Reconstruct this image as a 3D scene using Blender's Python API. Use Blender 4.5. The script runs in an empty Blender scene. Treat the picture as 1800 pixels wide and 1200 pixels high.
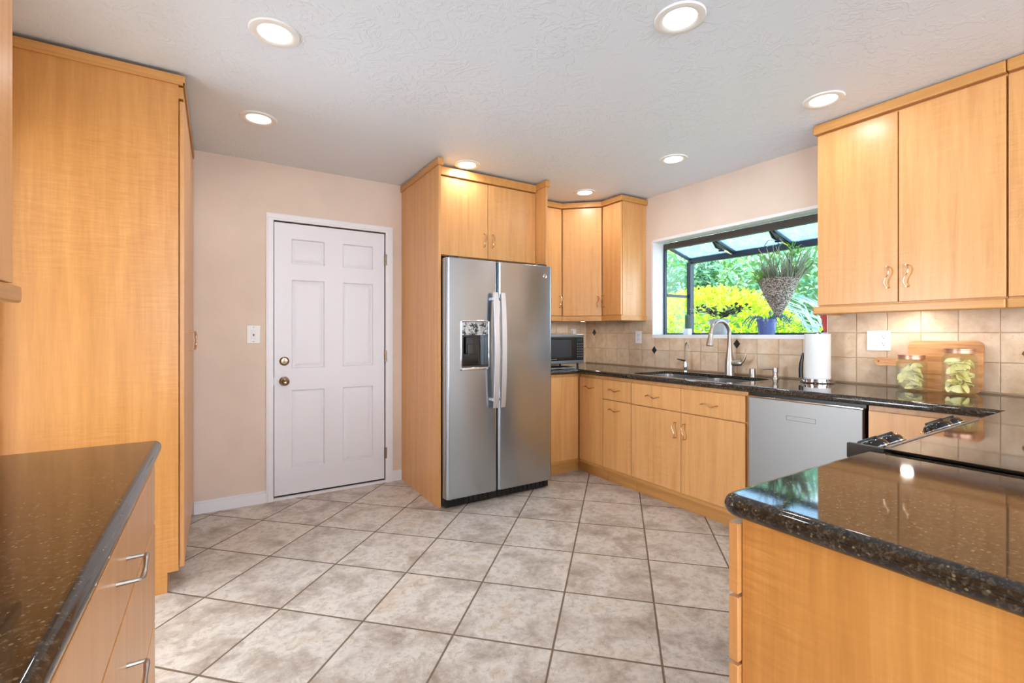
import bpy, bmesh, math, random
from mathutils import Vector, Matrix
R = math.radians
PI = math.pi
random.seed(7)
SC = bpy.context.scene
COL = SC.collection

# ------------------------------------------------------------------ camera, sky, lamps, exposure
cam_d = bpy.data.cameras.new('camera'); cam = bpy.data.objects.new('camera', cam_d); COL.objects.link(cam)
cam_d.sensor_width = 36.0
cam_d.lens = 824.0 / 1800.0 * 36.0
cam_d.shift_y = -13.0 / 1800.0
cam_d.clip_start = 0.02
cam.location = (0, 0, 1.22)
cam.rotation_euler = (R(90), 0, -R(32.205))
SC.camera = cam

SC.view_settings.view_transform = 'Standard'
SC.view_settings.look = 'None'
SC.view_settings.gamma = 1.0
SC.view_settings.use_curve_mapping = False
SC.view_settings.exposure = 0.19

world = bpy.data.worlds.new('sky'); SC.world = world; world.use_nodes = True
wn = world.node_tree; wn.nodes.clear()
w_out = wn.nodes.new('ShaderNodeOutputWorld'); w_bg = wn.nodes.new('ShaderNodeBackground')
w_tc = wn.nodes.new('ShaderNodeTexCoord'); w_sep = wn.nodes.new('ShaderNodeSeparateXYZ'); w_ramp = wn.nodes.new('ShaderNodeValToRGB')
wn.links.new(w_tc.outputs['Generated'], w_sep.inputs[0]); wn.links.new(w_sep.outputs['Z'], w_ramp.inputs[0])
wn.links.new(w_ramp.outputs[0], w_bg.inputs[0]); wn.links.new(w_bg.outputs[0], w_out.inputs[0])
w_ramp.color_ramp.elements[0].position = 0.0; w_ramp.color_ramp.elements[0].color = (0.86, 0.92, 1.0, 1)
w_ramp.color_ramp.elements[1].position = 0.8; w_ramp.color_ramp.elements[1].color = (0.50, 0.72, 1.0, 1)
w_bg.inputs[1].default_value = 6.5

def lamp(name, kind, loc, energy, color=(1, 1, 1), rot=(0, 0, 0), size=None, size_y=None, spread=None):
    d = bpy.data.lights.new(name, kind); o = bpy.data.objects.new(name, d); COL.objects.link(o)
    d.energy = energy; d.color = color; o.location = loc; o.rotation_euler = rot
    if kind == 'AREA':
        d.shape = 'RECTANGLE' if size_y else 'DISK'
        d.size = size
        if size_y: d.size_y = size_y
        if spread: d.spread = spread
    if kind == 'SUN': d.angle = R(1.0)
    return o
sun = lamp('sun', 'SUN', (0, 0, 8), 13.0, (1.0, 0.95, 0.86))
sun.rotation_euler = Vector((0.50, -0.22, -0.84)).to_track_quat('-Z', 'Y').to_euler()
# fill lamps added outside unseen window openings in the room behind the camera
lamp('fill_rear_window', 'AREA', (1.3, -5.2, 1.62), 88, (0.80, 0.91, 1.0), (R(90), 0, 0), 3.4, 1.3)
lamp('fill_side_window', 'AREA', (-1.0, -2.4, 1.25), 66, (0.80, 0.91, 1.0), (R(90), 0, R(-90)), 2.6, 2.1)
# added fill lamp beyond an added, unseen doorway between the worktop and the pantry
lamp('fill_doorway', 'AREA', (-3.3, 2.80, 1.10), 108, (0.80, 0.91, 1.0), (R(90), 0, R(-90)), 1.05, 1.9)
CAN_W = 1.85      # each recessed lamp and added ceiling fill lamp
PUCK_W = 1.1

# ------------------------------------------------------------------ helpers
def lin(c):
    return tuple(((v / 255) / 12.92 if v / 255 <= 0.04045 else ((v / 255 + 0.055) / 1.055) ** 2.4) for v in c) + (1.0,)

def bx(bm, x0, x1, y0, y1, z0, z1, bevel=0.0, seg=2):
    r = bmesh.ops.create_cube(bm, size=1.0)
    vs = r['verts']
    for v in vs:
        v.co = Vector((x0 + (v.co.x + .5) * (x1 - x0), y0 + (v.co.y + .5) * (y1 - y0), z0 + (v.co.z + .5) * (z1 - z0)))
    if bevel > 0:
        es = list({e for v in vs for e in v.link_edges})
        bmesh.ops.bevel(bm, geom=es, offset=bevel, segments=seg, profile=0.5, affect='EDGES')
    return bm

def box(x0, x1, y0, y1, z0, z1, bevel=0.0, seg=2):
    return bx(bmesh.new(), x0, x1, y0, y1, z0, z1, bevel, seg)

def frame_of(d):
    d = d.normalized(); a = Vector((0, 0, 1)) if abs(d.z) < 0.9 else Vector((1, 0, 0))
    u = d.cross(a).normalized(); return u, d.cross(u).normalized()

def tube(bm, pts, rad, n=10, cap=True, flat=1.0, up=None):
    pts = [Vector(p) for p in pts]
    if not hasattr(rad, '__len__'): rad = [rad] * len(pts)
    rings = []; u = None
    for i, p in enumerate(pts):
        d = (pts[min(i + 1, len(pts) - 1)] - pts[max(i - 1, 0)]).normalized()
        if u is None:
            if up is not None: u = Vector(up)
            else: u, _ = frame_of(d)
        u = (u - d * u.dot(d))
        if u.length < 1e-6: u, _ = frame_of(d)
        u.normalize(); w = d.cross(u)
        rings.append([bm.verts.new(p + (u * math.cos(2 * PI * k / n) + w * math.sin(2 * PI * k / n) * flat) * rad[i]) for k in range(n)])
    for a, b in zip(rings, rings[1:]):
        for k in range(n): bm.faces.new((a[k], a[(k + 1) % n], b[(k + 1) % n], b[k]))
    if cap:
        bm.faces.new(rings[0][::-1]); bm.faces.new(rings[-1])
    return bm

def lathe(bm, prof, origin=(0, 0, 0), axis=(0, 0, 1), n=28):
    o = Vector(origin); ax = Vector(axis).normalized(); u, w = frame_of(ax)
    rings = []
    for r, h in prof:
        c = o + ax * h
        if r < 1e-6: rings.append([bm.verts.new(c)])
        else: rings.append([bm.verts.new(c + (u * math.cos(2 * PI * k / n) + w * math.sin(2 * PI * k / n)) * r) for k in range(n)])
    for a, b in zip(rings, rings[1:]):
        for k in range(n):
            k2 = (k + 1) % n
            if len(a) == 1 and len(b) == 1: continue
            if len(a) == 1: bm.faces.new((a[0], b[k2], b[k]))
            elif len(b) == 1: bm.faces.new((a[k], a[k2], b[0]))
            else: bm.faces.new((a[k], a[k2], b[k2], b[k]))
    if len(rings[0]) > 1: bm.faces.new(rings[0][::-1])
    if len(rings[-1]) > 1: bm.faces.new(rings[-1])
    return bm

def prism(bm, poly, z0, z1, bevel=0.0, seg=4, vround=None, vr=0.03, vseg=5):
    b2 = bmesh.new()
    lo = [b2.verts.new((x, y, z0)) for x, y in poly]; hi = [b2.verts.new((x, y, z1)) for x, y in poly]
    n = len(poly)
    b2.faces.new(lo[::-1]); b2.faces.new(hi)
    for i in range(n): b2.faces.new((lo[i], lo[(i + 1) % n], hi[(i + 1) % n], hi[i]))
    b2.normal_update()
    if vround:
        b2.edges.ensure_lookup_table()
        es = [e for e in b2.edges if abs(e.verts[0].co.z - e.verts[1].co.z) > 1e-4 and
              any((Vector(poly[i]) - e.verts[0].co.xy).length < 1e-5 for i in vround)]
        bmesh.ops.bevel(b2, geom=es, offset=vr, segments=vseg, profile=0.5, affect='EDGES')
    if bevel > 0:
        es = [e for e in b2.edges if abs(e.verts[0].co.z - e.verts[1].co.z) < 1e-6 and len(e.link_faces) == 2 and
              abs(e.link_faces[0].normal.z - e.link_faces[1].normal.z) > 0.5]
        bmesh.ops.bevel(b2, geom=es, offset=bevel, segments=seg, profile=0.5, affect='EDGES')
    me = bpy.data.meshes.new('t'); b2.to_mesh(me); b2.free(); bm.from_mesh(me); bpy.data.meshes.remove(me)
    return bm

def to_mesh(name, bm, smooth=True):
    bmesh.ops.recalc_face_normals(bm, faces=bm.faces)
    for f in bm.faces: f.smooth = smooth
    for e in bm.edges:
        if len(e.link_faces) == 2 and e.calc_face_angle(0) > 0.62: e.smooth = False
    me = bpy.data.meshes.new(name); bm.to_mesh(me); bm.free()
    return me

def base_loc(p):
    while p is not None:
        if 'base' in p: return Vector(p['base'])
        p = p.parent
    return Vector((0, 0, 0))

def wn_mod(o):
    m = o.modifiers.new('weighted_normals', 'WEIGHTED_NORMAL'); m.keep_sharp = True; m.weight = 100

def obj(name, bm, mat, parent=None, at=None, smooth=True, label=None):
    """bm is in world coordinates; the mesh is stored relative to its thing's base"""
    me = to_mesh(name, bm, smooth)
    o = bpy.data.objects.new(name, me); COL.objects.link(o)
    me.materials.append(mat)
    if parent is not None:
        root = parent
        while root.parent is not None: root = root.parent
        b = root.location.copy()
        me.transform(Matrix.Translation(-b)); o.parent = parent
    elif at is not None:
        me.transform(Matrix.Translation(-Vector(at))); o.location = at
    if label: o['label'] = label
    if smooth: wn_mod(o)
    return o

def thing(name, label, cat, loc, group=None):
    o = bpy.data.objects.new(name, None); COL.objects.link(o); o.location = loc
    o.empty_display_size = 0.05
    o['label'] = label; o['category'] = cat
    if group: o['group'] = group
    return o

def tag(o, label, cat, group=None, kind=None):
    o['label'] = label; o['category'] = cat
    if group: o['group'] = group
    if kind: o['kind'] = kind
    return o

def struct(name, bm, mat, parent=None, **k):
    o = obj(name, bm, mat, parent, **k)
    if parent is None: o['kind'] = 'structure'
    return o

def cut(o, bm):
    """subtract bm (given in world coordinates) from o, baked into its mesh"""
    bmesh.ops.recalc_face_normals(bm, faces=bm.faces)
    me = bpy.data.meshes.new('c'); bm.to_mesh(me); bm.free()
    c = bpy.data.objects.new('c', me); COL.objects.link(c)
    o.modifiers.clear()
    m = o.modifiers.new('b', 'BOOLEAN'); m.operation = 'DIFFERENCE'; m.solver = 'EXACT'; m.object = c
    bpy.context.view_layer.update()
    dg = bpy.context.evaluated_depsgraph_get()
    nm = bpy.data.meshes.new_from_object(o.evaluated_get(dg), depsgraph=dg)
    o.modifiers.clear(); old = o.data; nm.name = old.name; o.data = nm
    bpy.data.objects.remove(c); bpy.data.meshes.remove(me); bpy.data.meshes.remove(old); wn_mod(o)

def dup(root, loc=None, label=None):
    r = root.copy(); COL.objects.link(r)
    if loc is not None: r.location = loc
    if label: r['label'] = label
    for ch in list(root.children):
        c = ch.copy(); COL.objects.link(c); c.parent = r
        for g in list(ch.children):
            d = g.copy(); COL.objects.link(d); d.parent = c
    return r

# ------------------------------------------------------------------ materials
class NT:
    def __init__(s, name):
        s.m = bpy.data.materials.new(name); s.m.use_nodes = True
        s.t = s.m.node_tree; s.t.nodes.clear()
        s.out = s.t.nodes.new('ShaderNodeOutputMaterial')
    def n(s, typ, **kw):
        x = s.t.nodes.new('ShaderNode' + typ)
        for k, v in kw.items():
            if k.startswith('_'): setattr(x, k[1:], v)
        return x
    def l(s, a, b): s.t.links.new(a, b)
    def val(s, sock, v):
        if hasattr(v, 'bl_idname') or isinstance(v, bpy.types.NodeSocket): s.l(v, sock)
        else: sock.default_value = v
    def math(s, op, a, b=None, c=None):
        x = s.n('Math', _operation=op)
        s.val(x.inputs[0], a)
        if b is not None: s.val(x.inputs[1], b)
        if c is not None: s.val(x.inputs[2], c)
        return x.outputs[0]
    def pos(s): return s.n('NewGeometry').outputs['Position']
    def objc(s): return s.n('TexCoord').outputs['Object']
    def mapping(s, v, scale=(1, 1, 1), rot=(0, 0, 0), loc=(0, 0, 0)):
        x = s.n('Mapping'); s.l(v, x.inputs[0]); x.inputs['Scale'].default_value = scale
        x.inputs['Rotation'].default_value = rot; s.val(x.inputs['Location'], loc); return x.outputs[0]
    def noise(s, v, scale, detail=3, rough=0.55, out='Fac', dist=0.0):
        x = s.n('TexNoise'); s.l(v, x.inputs['Vector']); x.inputs['Scale'].default_value = scale
        x.inputs['Detail'].default_value = detail; x.inputs['Roughness'].default_value = rough
        x.inputs['Distortion'].default_value = dist
        return x.outputs[out]
    def ramp(s, f, stops):
        x = s.n('ValToRGB'); s.l(f, x.inputs[0]); cr = x.color_ramp
        while len(cr.elements) < len(stops): cr.elements.new(0.5)
        for e, (p, c) in zip(cr.elements, stops):
            e.position = p; e.color = c if len(c) == 4 else tuple(c) + (1,)
        return x.outputs[0]
    def mix(s, f, a, b, mode='MIX'):
        x = s.n('Mix', _data_type='RGBA', _blend_type=mode)
        s.val(x.inputs[0], f); s.val(x.inputs[6], a); s.val(x.inputs[7], b); return x.outputs[2]
    def bump(s, h, strength, dist=0.002, normal=None):
        x = s.n('Bump'); s.l(h, x.inputs['Height']); x.inputs['Strength'].default_value = strength
        x.inputs['Distance'].default_value = dist
        if normal is not None: s.l(normal, x.inputs['Normal'])
        return x.outputs[0]
    def bsdf(s, color, rough=0.5, metal=0.0, spec=0.5, normal=None, **kw):
        x = s.n('BsdfPrincipled')
        s.val(x.inputs['Base Color'], color); s.val(x.inputs['Roughness'], rough)
        x.inputs['Metallic'].default_value = metal; x.inputs['Specular IOR Level'].default_value = spec
        if normal is not None: s.l(normal, x.inputs['Normal'])
        for k, v in kw.items(): s.val(x.inputs[k.replace('_', ' ')], v)
        s.l(x.outputs[0], s.out.inputs[0]); return x

def plain(name, rgb, rough=0.5, metal=0.0, spec=0.5, mottle=0.04, bump=0.0, scale=40, **kw):
    t = NT(name); c = lin(rgb); p = t.objc()
    f = t.noise(p, scale, 3)
    col = t.mix(f, tuple(v * (1 - mottle) for v in c[:3]) + (1,), tuple(min(1, v * (1 + mottle)) for v in c[:3]) + (1,))
    nrm = t.bump(f, bump, 0.002) if bump else None
    t.bsdf(col, rough, metal, spec, nrm, **kw)
    return t.m

def wood(name, grain='z', ripple=0.5, dark=(199, 138, 76), mid=(222, 163, 101), light=(234, 178, 116), rough=0.34):
    t = NT(name); p = t.objc()
    rnd = t.n('ObjectInfo').outputs['Random']
    off = t.n('CombineXYZ'); t.l(t.math('MULTIPLY', rnd, 37.0), off.inputs[0]); t.l(t.math('MULTIPLY', rnd, 11.0), off.inputs[1]); t.l(t.math('MULTIPLY', rnd, 5.0), off.inputs[2])
    add = t.n('VectorMath', _operation='ADD'); t.l(p, add.inputs[0]); t.l(off.outputs[0], add.inputs[1]); v = add.outputs[0]
    sc = {'z': (1, 1, .055), 'x': (.055, 1, 1), 'y': (1, .055, 1)}[grain]
    g1 = t.noise(t.mapping(v, sc), 26, 5, .6, dist=.4)          # broad grain
    g2 = t.noise(t.mapping(v, sc), 170, 2, .5)                  # fine pores
    # fiddleback figure: short bands across the grain, coming and going
    rs = {'z': (.10, .10, 1), 'x': (1, .10, .10), 'y': (.10, 1, .10)}[grain]
    rp = t.noise(t.mapping(v, rs, rot=(R(4), R(-5), 0)), 110, 2, .6, dist=.5)
    msk = t.ramp(t.noise(v, 2.6, 2), [(.40, (0, 0, 0)), (.62, (1, 1, 1))])
    f = t.math('ADD', t.math('MULTIPLY', g1, .75), t.math('MULTIPLY', g2, .22))
    rr = t.math('MULTIPLY', t.math('MULTIPLY', t.math('SUBTRACT', rp, .5), t.math('ADD', t.math('MULTIPLY', msk, .8), .2)), ripple)
    f = t.math('ADD', f, rr)
    col = t.ramp(f, [(.18, lin(dark)), (.50, lin(mid)), (.82, lin(light))])
    sh = t.math('ADD', t.math('MULTIPLY', rnd, .10), .95)
    comb = t.n('CombineColor'); [t.l(sh, comb.inputs[i]) for i in range(3)]
    col = t.mix(1.0, col, comb.outputs[0], 'MULTIPLY')
    t.bsdf(col, rough, 0, .45, t.bump(g2, .03, .001), Coat_Weight=.15, Coat_Roughness=.22)
    return t.m

M = {}
M['wood'] = wood('figured_maple', ripple=.28)
M['wood_trim'] = wood('maple_trim', 'y', .12, (186, 126, 62), (206, 148, 82), (220, 166, 100))
M['wood_trim_x'] = wood('maple_trim_x', 'x', .12, (186, 126, 62), (206, 148, 82), (220, 166, 100))
M['wood_fig'] = wood('figured_maple_panel', 'z', .62, (190, 130, 64), (212, 150, 78), (232, 176, 104))
M['wood_pantry'] = wood('figured_maple_tall', 'z', .46, (184, 126, 62), (207, 146, 80), (222, 166, 99))
M['gap'] = plain('shadow_gap', (60, 34, 18), .8)
M['carcass'] = plain('cabinet_inside', (170, 122, 70), .6)

def wall_paint():
    t = NT('peach_wall_paint'); p = t.pos()
    n1 = t.noise(p, 2.2, 3); n2 = t.noise(p, 55, 4)
    col = t.ramp(n1, [(.3, lin((221, 201, 184))), (.7, lin((230, 211, 194)))])
    t.bsdf(col, .62, 0, .35, t.bump(n2, .25, .003)); return t.m
M['wall'] = wall_paint()

def ceiling_mat():
    t = NT('textured_ceiling'); p = t.pos()
    n1 = t.noise(p, 9, 5, .6, dist=1.6)
    h = t.ramp(n1, [(.50, (0, 0, 0)), (.535, (1, 1, 1)), (.60, (1, 1, 1)), (.64, (.3, .3, .3))])
    msk = t.ramp(t.noise(p, 1.7, 2), [(.38, (0, 0, 0)), (.6, (1, 1, 1))])
    hh = t.math('MULTIPLY', h, msk)
    fine = t.noise(p, 60, 3)
    hs = t.math('ADD', hh, t.math('MULTIPLY', fine, .3))
    t.bsdf(lin((232, 241, 251)), .42, 0, .4, t.bump(hs, .38, .0045)); return t.m
M['ceiling'] = ceiling_mat()

def floor_mat():
    t = NT('diagonal_stone_tile'); p = t.pos(); s = t.n('SeparateXYZ'); t.l(p, s.inputs[0])
    q = 0.70710678
    u = t.math('MULTIPLY', t.math('ADD', s.outputs[0], s.outputs[1]), q); v = t.math('MULTIPLY', t.math('SUBTRACT', s.outputs[0], s.outputs[1]), q)
    uu = t.math('DIVIDE', t.math('SUBTRACT', u, 1.803 - .416 * 20), .416); vv = t.math('DIVIDE', t.math('SUBTRACT', v, -.248 - .4055 * 20), .4055)
    def edge(a):
        fr = t.math('FRACT', a); return t.math('MINIMUM', fr, t.math('SUBTRACT', 1.0, fr))
    d = t.math('MINIMUM', edge(uu), edge(vv))
    wob = t.math('MULTIPLY', t.math('SUBTRACT', t.noise(p, 45, 2), .5), .006)
    d = t.math('ADD', d, wob)
    g = t.ramp(d, [(.0085, (1, 1, 1)), (.0125, (0, 0, 0))])
    cid = t.n('CombineXYZ'); t.l(t.math('FLOOR', uu), cid.inputs[0]); t.l(t.math('FLOOR', vv), cid.inputs[1])
    wn_ = t.n('TexWhiteNoise', _noise_dimensions='2D'); t.l(cid.outputs[0], wn_.inputs['Vector'])
    add = t.n('VectorMath', _operation='MULTIPLY_ADD'); t.l(wn_.outputs['Color'], add.inputs[0]); add.inputs[1].default_value = (7, 7, 7); t.l(p, add.inputs[2])
    w = add.outputs[0]
    big = t.noise(w, 5.0, 6, .62, dist=.35)
    base = t.ramp(big, [(.32, lin((160, 146, 133))), (.44, lin((196, 184, 171))), (.56, lin((222, 214, 204))), (.68, lin((208, 192, 172)))])
    mid = t.noise(w, 32, 5, .7, dist=.5)
    base = t.mix(t.ramp(mid, [(.34, (.55, .55, .55)), (.50, (0, 0, 0))]), base, lin((160, 142, 126)))
    base = t.mix(t.ramp(mid, [(.54, (0, 0, 0)), (.70, (.5, .5, .5))]), base, lin((232, 224, 212)))
    pit = t.noise(w, 85, 4, .75, dist=.6)
    pm = t.ramp(pit, [(.36, (1, 1, 1)), (.42, (0, 0, 0))])
    mm = t.ramp(t.noise(w, 9, 3), [(.42, (0, 0, 0)), (.6, (1, 1, 1))])
    base = t.mix(t.math('MULTIPLY', t.math('MULTIPLY', pm, mm), .55), base, lin((140, 122, 108)))
    tone = t.math('ADD', t.math('MULTIPLY', wn_.outputs['Value'], .08), .93)
    cc = t.n('CombineColor'); [t.l(tone, cc.inputs[i]) for i in range(3)]
    base = t.mix(1.0, base, cc.outputs[0], 'MULTIPLY')
    col = t.mix(g, base, lin((122, 102, 84)))
    h = t.math('SUBTRACT', t.math('MULTIPLY', t.math('SUBTRACT', 1.0, g), 1.0), t.math('MULTIPLY', pm, .25))
    rough = t.math('ADD', t.math('MULTIPLY', g, .4), .36)
    t.bsdf(col, rough, 0, .4, t.bump(h, .5, .003)); return t.m
M['floor'] = floor_mat()

def splash_mat(name, axis, start, pitch):
    t = NT(name); p = t.pos(); s = t.n('SeparateXYZ'); t.l(p, s.inputs[0])
    a = s.outputs[axis]; z = s.outputs[2]
    uu = t.math('DIVIDE', t.math('SUBTRACT', a, start - pitch * 40), pitch); vv = t.math('DIVIDE', t.math('SUBTRACT', z, .923 - .152 * 10), .152)
    def edge(q):
        fr = t.math('FRACT', q); return t.math('MINIMUM', fr, t.math('SUBTRACT', 1.0, fr))
    d = t.math('MINIMUM', edge(uu), edge(vv))
    d = t.math('ADD', d, t.math('MULTIPLY', t.math('SUBTRACT', t.noise(p, 38, 2), .5), .02))
    g = t.ramp(d, [(.006, (1, 1, 1)), (.022, (0, 0, 0))])
    cid = t.n('CombineXYZ'); t.l(t.math('FLOOR', uu), cid.inputs[0]); t.l(t.math('FLOOR', vv), cid.inputs[1])
    wn_ = t.n('TexWhiteNoise', _noise_dimensions='2D'); t.l(cid.outputs[0], wn_.inputs['Vector'])
    add = t.n('VectorMath', _operation='MULTIPLY_ADD'); t.l(wn_.outputs['Color'], add.inputs[0]); add.inputs[1].default_value = (5, 5, 5); t.l(p, add.inputs[2])
    w = add.outputs[0]
    base = t.ramp(t.noise(w, 9, 5, .6, dist=.3), [(.28, lin((196, 163, 130))), (.48, lin((216, 188, 158))), (.70, lin((229, 208, 184)))])
    pm = t.ramp(t.noise(w, 60, 3, .6), [(.29, (1, 1, 1)), (.36, (0, 0, 0))])
    base = t.mix(t.math('MULTIPLY', pm, .35), base, lin((165, 132, 100)))
    tone = t.math('ADD', t.math('MULTIPLY', wn_.outputs['Value'], .14), .88)
    cc = t.n('CombineColor'); [t.l(tone, cc.inputs[i]) for i in range(3)]
    base = t.mix(1.0, base, cc.outputs[0], 'MULTIPLY')
    col = t.mix(t.math('MULTIPLY', g, .75), base, lin((176, 146, 116)))
    h = t.math('SUBTRACT', t.math('SUBTRACT', 1.0, g), t.math('MULTIPLY', pm, .15))
    t.bsdf(col, .48, 0, .35, t.bump(h, .7, .004)); return t.m
M['splash_r'] = splash_mat('travertine_tile_side', 1, 1.316, .157)
M['splash_b'] = splash_mat('travertine_tile_back', 0, 3.10, .157)

def granite():
    t = NT('brown_black_granite'); p = t.pos()
    n1 = t.noise(p, 120, 5, .75, dist=.4); n2 = t.noise(p, 22, 4)
    base = t.ramp(n1, [(.36, lin((10, 9, 9))), (.50, lin((38, 33, 28))), (.60, lin((78, 70, 60))), (.70, lin((118, 104, 84)))])
    base = t.mix(t.math('MULTIPLY', n2, .3), base, lin((58, 44, 28)))
    vo = t.n('TexVoronoi'); t.l(p, vo.inputs['Vector']); vo.inputs['Scale'].default_value = 150
    fl = t.ramp(vo.outputs['Distance'], [(.18, (1, 1, 1)), (.36, (0, 0, 0))])
    pick = t.ramp(vo.outputs['Color'], [(.66, (0, 0, 0)), (.76, (1, 1, 1))])
    col = t.mix(t.math('MULTIPLY', t.math('MULTIPLY', fl, pick), .5), base, lin((170, 150, 112)))
    t.bsdf(col, .05, 0, .5, t.bump(n1, .01, .0006), IOR=1.62); return t.m
M['granite'] = granite()

def steel(name, base=(190, 190, 192), rough=.26, axis='z', aniso=0.0, strength=.05):
    t = NT(name); p = t.objc()
    sc = {'z': (1, 1, .01), 'x': (.01, 1, 1), 'y': (1, .01, 1), 'n': (1, 1, 1)}[axis]
    f = t.noise(t.mapping(p, sc), 320, 2)
    c = lin(base)
    col = t.mix(f, tuple(v * .92 for v in c[:3]) + (1,), c)
    r = t.math('ADD', t.math('MULTIPLY', f, .08), rough - .04)
    x = t.bsdf(col, r, 1.0, .5, t.bump(f, strength, .0005))
    if aniso:
        tg = t.n('Tangent', _direction_type='RADIAL', _axis='Z'); t.l(tg.outputs[0], x.inputs['Tangent'])
        x.inputs['Anisotropic'].default_value = aniso; x.inputs['Anisotropic Rotation'].default_value = 0.25
    return t.m
M['steel'] = steel('brushed_stainless', (176, 185, 194), .23, 'z', .85)
M['steel_dw'] = steel('brushed_stainless_dishwasher', (150, 149, 148), .46, 'x', 0)
M['handle_steel'] = steel('satin_handle_steel', (222, 222, 224), .40, 'n', 0, .0)
M['sink'] = steel('sink_steel', (205, 203, 200), .25, 'y')
M['nickel'] = steel('brushed_nickel', (184, 174, 164), .36, 'n', 0, .02)
M['chrome'] = steel('chrome', (225, 225, 228), .08, 'n', 0, .0)
M['pull'] = steel('satin_brass_nickel', (224, 190, 150), .20, 'n', 0, .0)
M['bronze'] = steel('aged_nickel', (150, 132, 112), .24, 'n', 0, .02)
M['copper'] = steel('copper_lid', (206, 160, 136), .42, 'n', 0, .02)
M['white_paint'] = plain('white_door_paint', (232, 231, 236), .38, mottle=.01)
M['white_trim'] = plain('white_trim_paint', (236, 235, 238), .35, mottle=.01)
M['white_plastic'] = plain('white_plastic', (238, 236, 232), .35, mottle=.01)
M['white_tile'] = plain('white_glazed_tile', (235, 236, 238), .2, mottle=.02)
M['black_plastic'] = plain('black_plastic', (16, 16, 17), .35)
M['black_gloss'] = plain('black_gloss', (10, 10, 11), .08, spec=.7)
M['dark_grey'] = plain('dark_grey_plastic', (52, 50, 50), .4)
M['glass_top'] = plain('black_ceramic_glass', (18, 16, 15), .04, spec=1.0)
M['dark_frame'] = plain('dark_blue_grey_frame', (30, 44, 56), .4, mottle=.08)
M['dark_header'] = plain('dark_brown_header', (72, 64, 60), .5, mottle=.1)
M['paper'] = plain('paper_towel', (228, 227, 225), .9, mottle=.02, bump=.2, scale=90)
M['terracotta'] = plain('red_plastic_pot', (196, 66, 52), .5)
M['grey_pot'] = plain('grey_pot', (158, 160, 158), .6)
M['blue_pot'] = plain('blue_glazed_pot', (86, 98, 150), .25)
M['white_pot'] = plain('white_pot', (205, 205, 215), .4)
M['soil'] = plain('soil', (58, 42, 30), .95, bump=.6)
M['chips'] = plain('cream_dried_pieces', (240, 222, 158), .55, mottle=.06, scale=25)
M['diamond'] = plain('dark_slate_inset', (44, 42, 40), .35, mottle=.2)
M['spoon_wood'] = plain('carved_dark_wood', (140, 84, 44), .5, mottle=.5, scale=60)
M['straw'] = plain('dried_straw', (232, 200, 140), .7)
M['cactus'] = plain('cactus_green', (54, 78, 62), .5, mottle=.3)
M['crock'] = plain('cream_crock', (214, 200, 176), .3)
M['rubber'] = plain('dark_rubber', (28, 27, 27), .6)
M['puck'] = plain('puck_white', (235, 225, 205), .4)

def board_mat():
    t = NT('acacia_board'); p = t.objc()
    g = t.noise(t.mapping(p, (1, .09, 1)), 30, 5, .6, dist=.6)
    col = t.ramp(g, [(.3, lin((166, 108, 62))), (.5, lin((204, 148, 96))), (.7, lin((222, 172, 120)))])
    t.bsdf(col, .42, 0, .4); return t.m
M['board'] = board_mat()

def basket_mat():
    t = NT('woven_basket'); p = t.objc(); w = t.n('TexWave', _wave_type='BANDS', _bands_direction='Z')
    t.l(p, w.inputs['Vector']); w.inputs['Scale'].default_value = 14; w.inputs['Distortion'].default_value = 14; w.inputs['Detail'].default_value = 3; w.inputs['Detail Scale'].default_value = 3
    col = t.ramp(w.outputs[0], [(.2, lin((104, 92, 84))), (.6, lin((168, 154, 140))), (.9, lin((196, 184, 170)))])
    t.bsdf(col, .85, 0, .2, t.bump(w.outputs[0], .8, .008)); return t.m
M['basket'] = basket_mat()

def emit(name, rgb, strength):
    t = NT(name); e = t.n('Emission'); e.inputs[0].default_value = lin(rgb); e.inputs[1].default_value = strength
    t.l(e.outputs[0], t.out.inputs[0]); return t.m
M['lamp'] = emit('lamp_diffuser', (255, 248, 238), 4.0)
M['puck_glow'] = emit('puck_lens', (255, 230, 190), 4.0)

def glass(name, tint=(240, 248, 250), gl=.06, haze=0.0, fk=.8, hz=(220, 232, 240)):
    t = NT(name); tr = t.n('BsdfTransparent'); tr.inputs[0].default_value = lin(tint)
    g = t.n('BsdfGlossy'); g.inputs['Roughness'].default_value = .01
    fr = t.n('LayerWeight'); fr.inputs[0].default_value = .5
    f = t.math('ADD', t.math('MULTIPLY', t.math('POWER', fr.outputs['Facing'], 4.0), fk), gl)
    mx = t.n('MixShader'); t.l(f, mx.inputs[0]); t.l(tr.outputs[0], mx.inputs[1]); t.l(g.outputs[0], mx.inputs[2])
    last = mx.outputs[0]
    if haze:
        d = t.n('BsdfTranslucent'); d.inputs[0].default_value = lin(hz)
        n = t.noise(t.pos(), 16, 4)
        k = t.math('MULTIPLY', t.math('ADD', n, .5), haze)
        m2 = t.n('MixShader'); t.l(k, m2.inputs[0]); t.l(last, m2.inputs[1]); t.l(d.outputs[0], m2.inputs[2]); last = m2.outputs[0]
    t.l(last, t.out.inputs[0]); return t.m
M['pane'] = glass('window_pane', (238, 246, 250), .01)
M['roof_pane'] = glass('roof_pane', (205, 226, 236), .02, .22)
M['jar_glass'] = glass('jar_glass', (250, 253, 249), .004, fk=.45)

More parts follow.
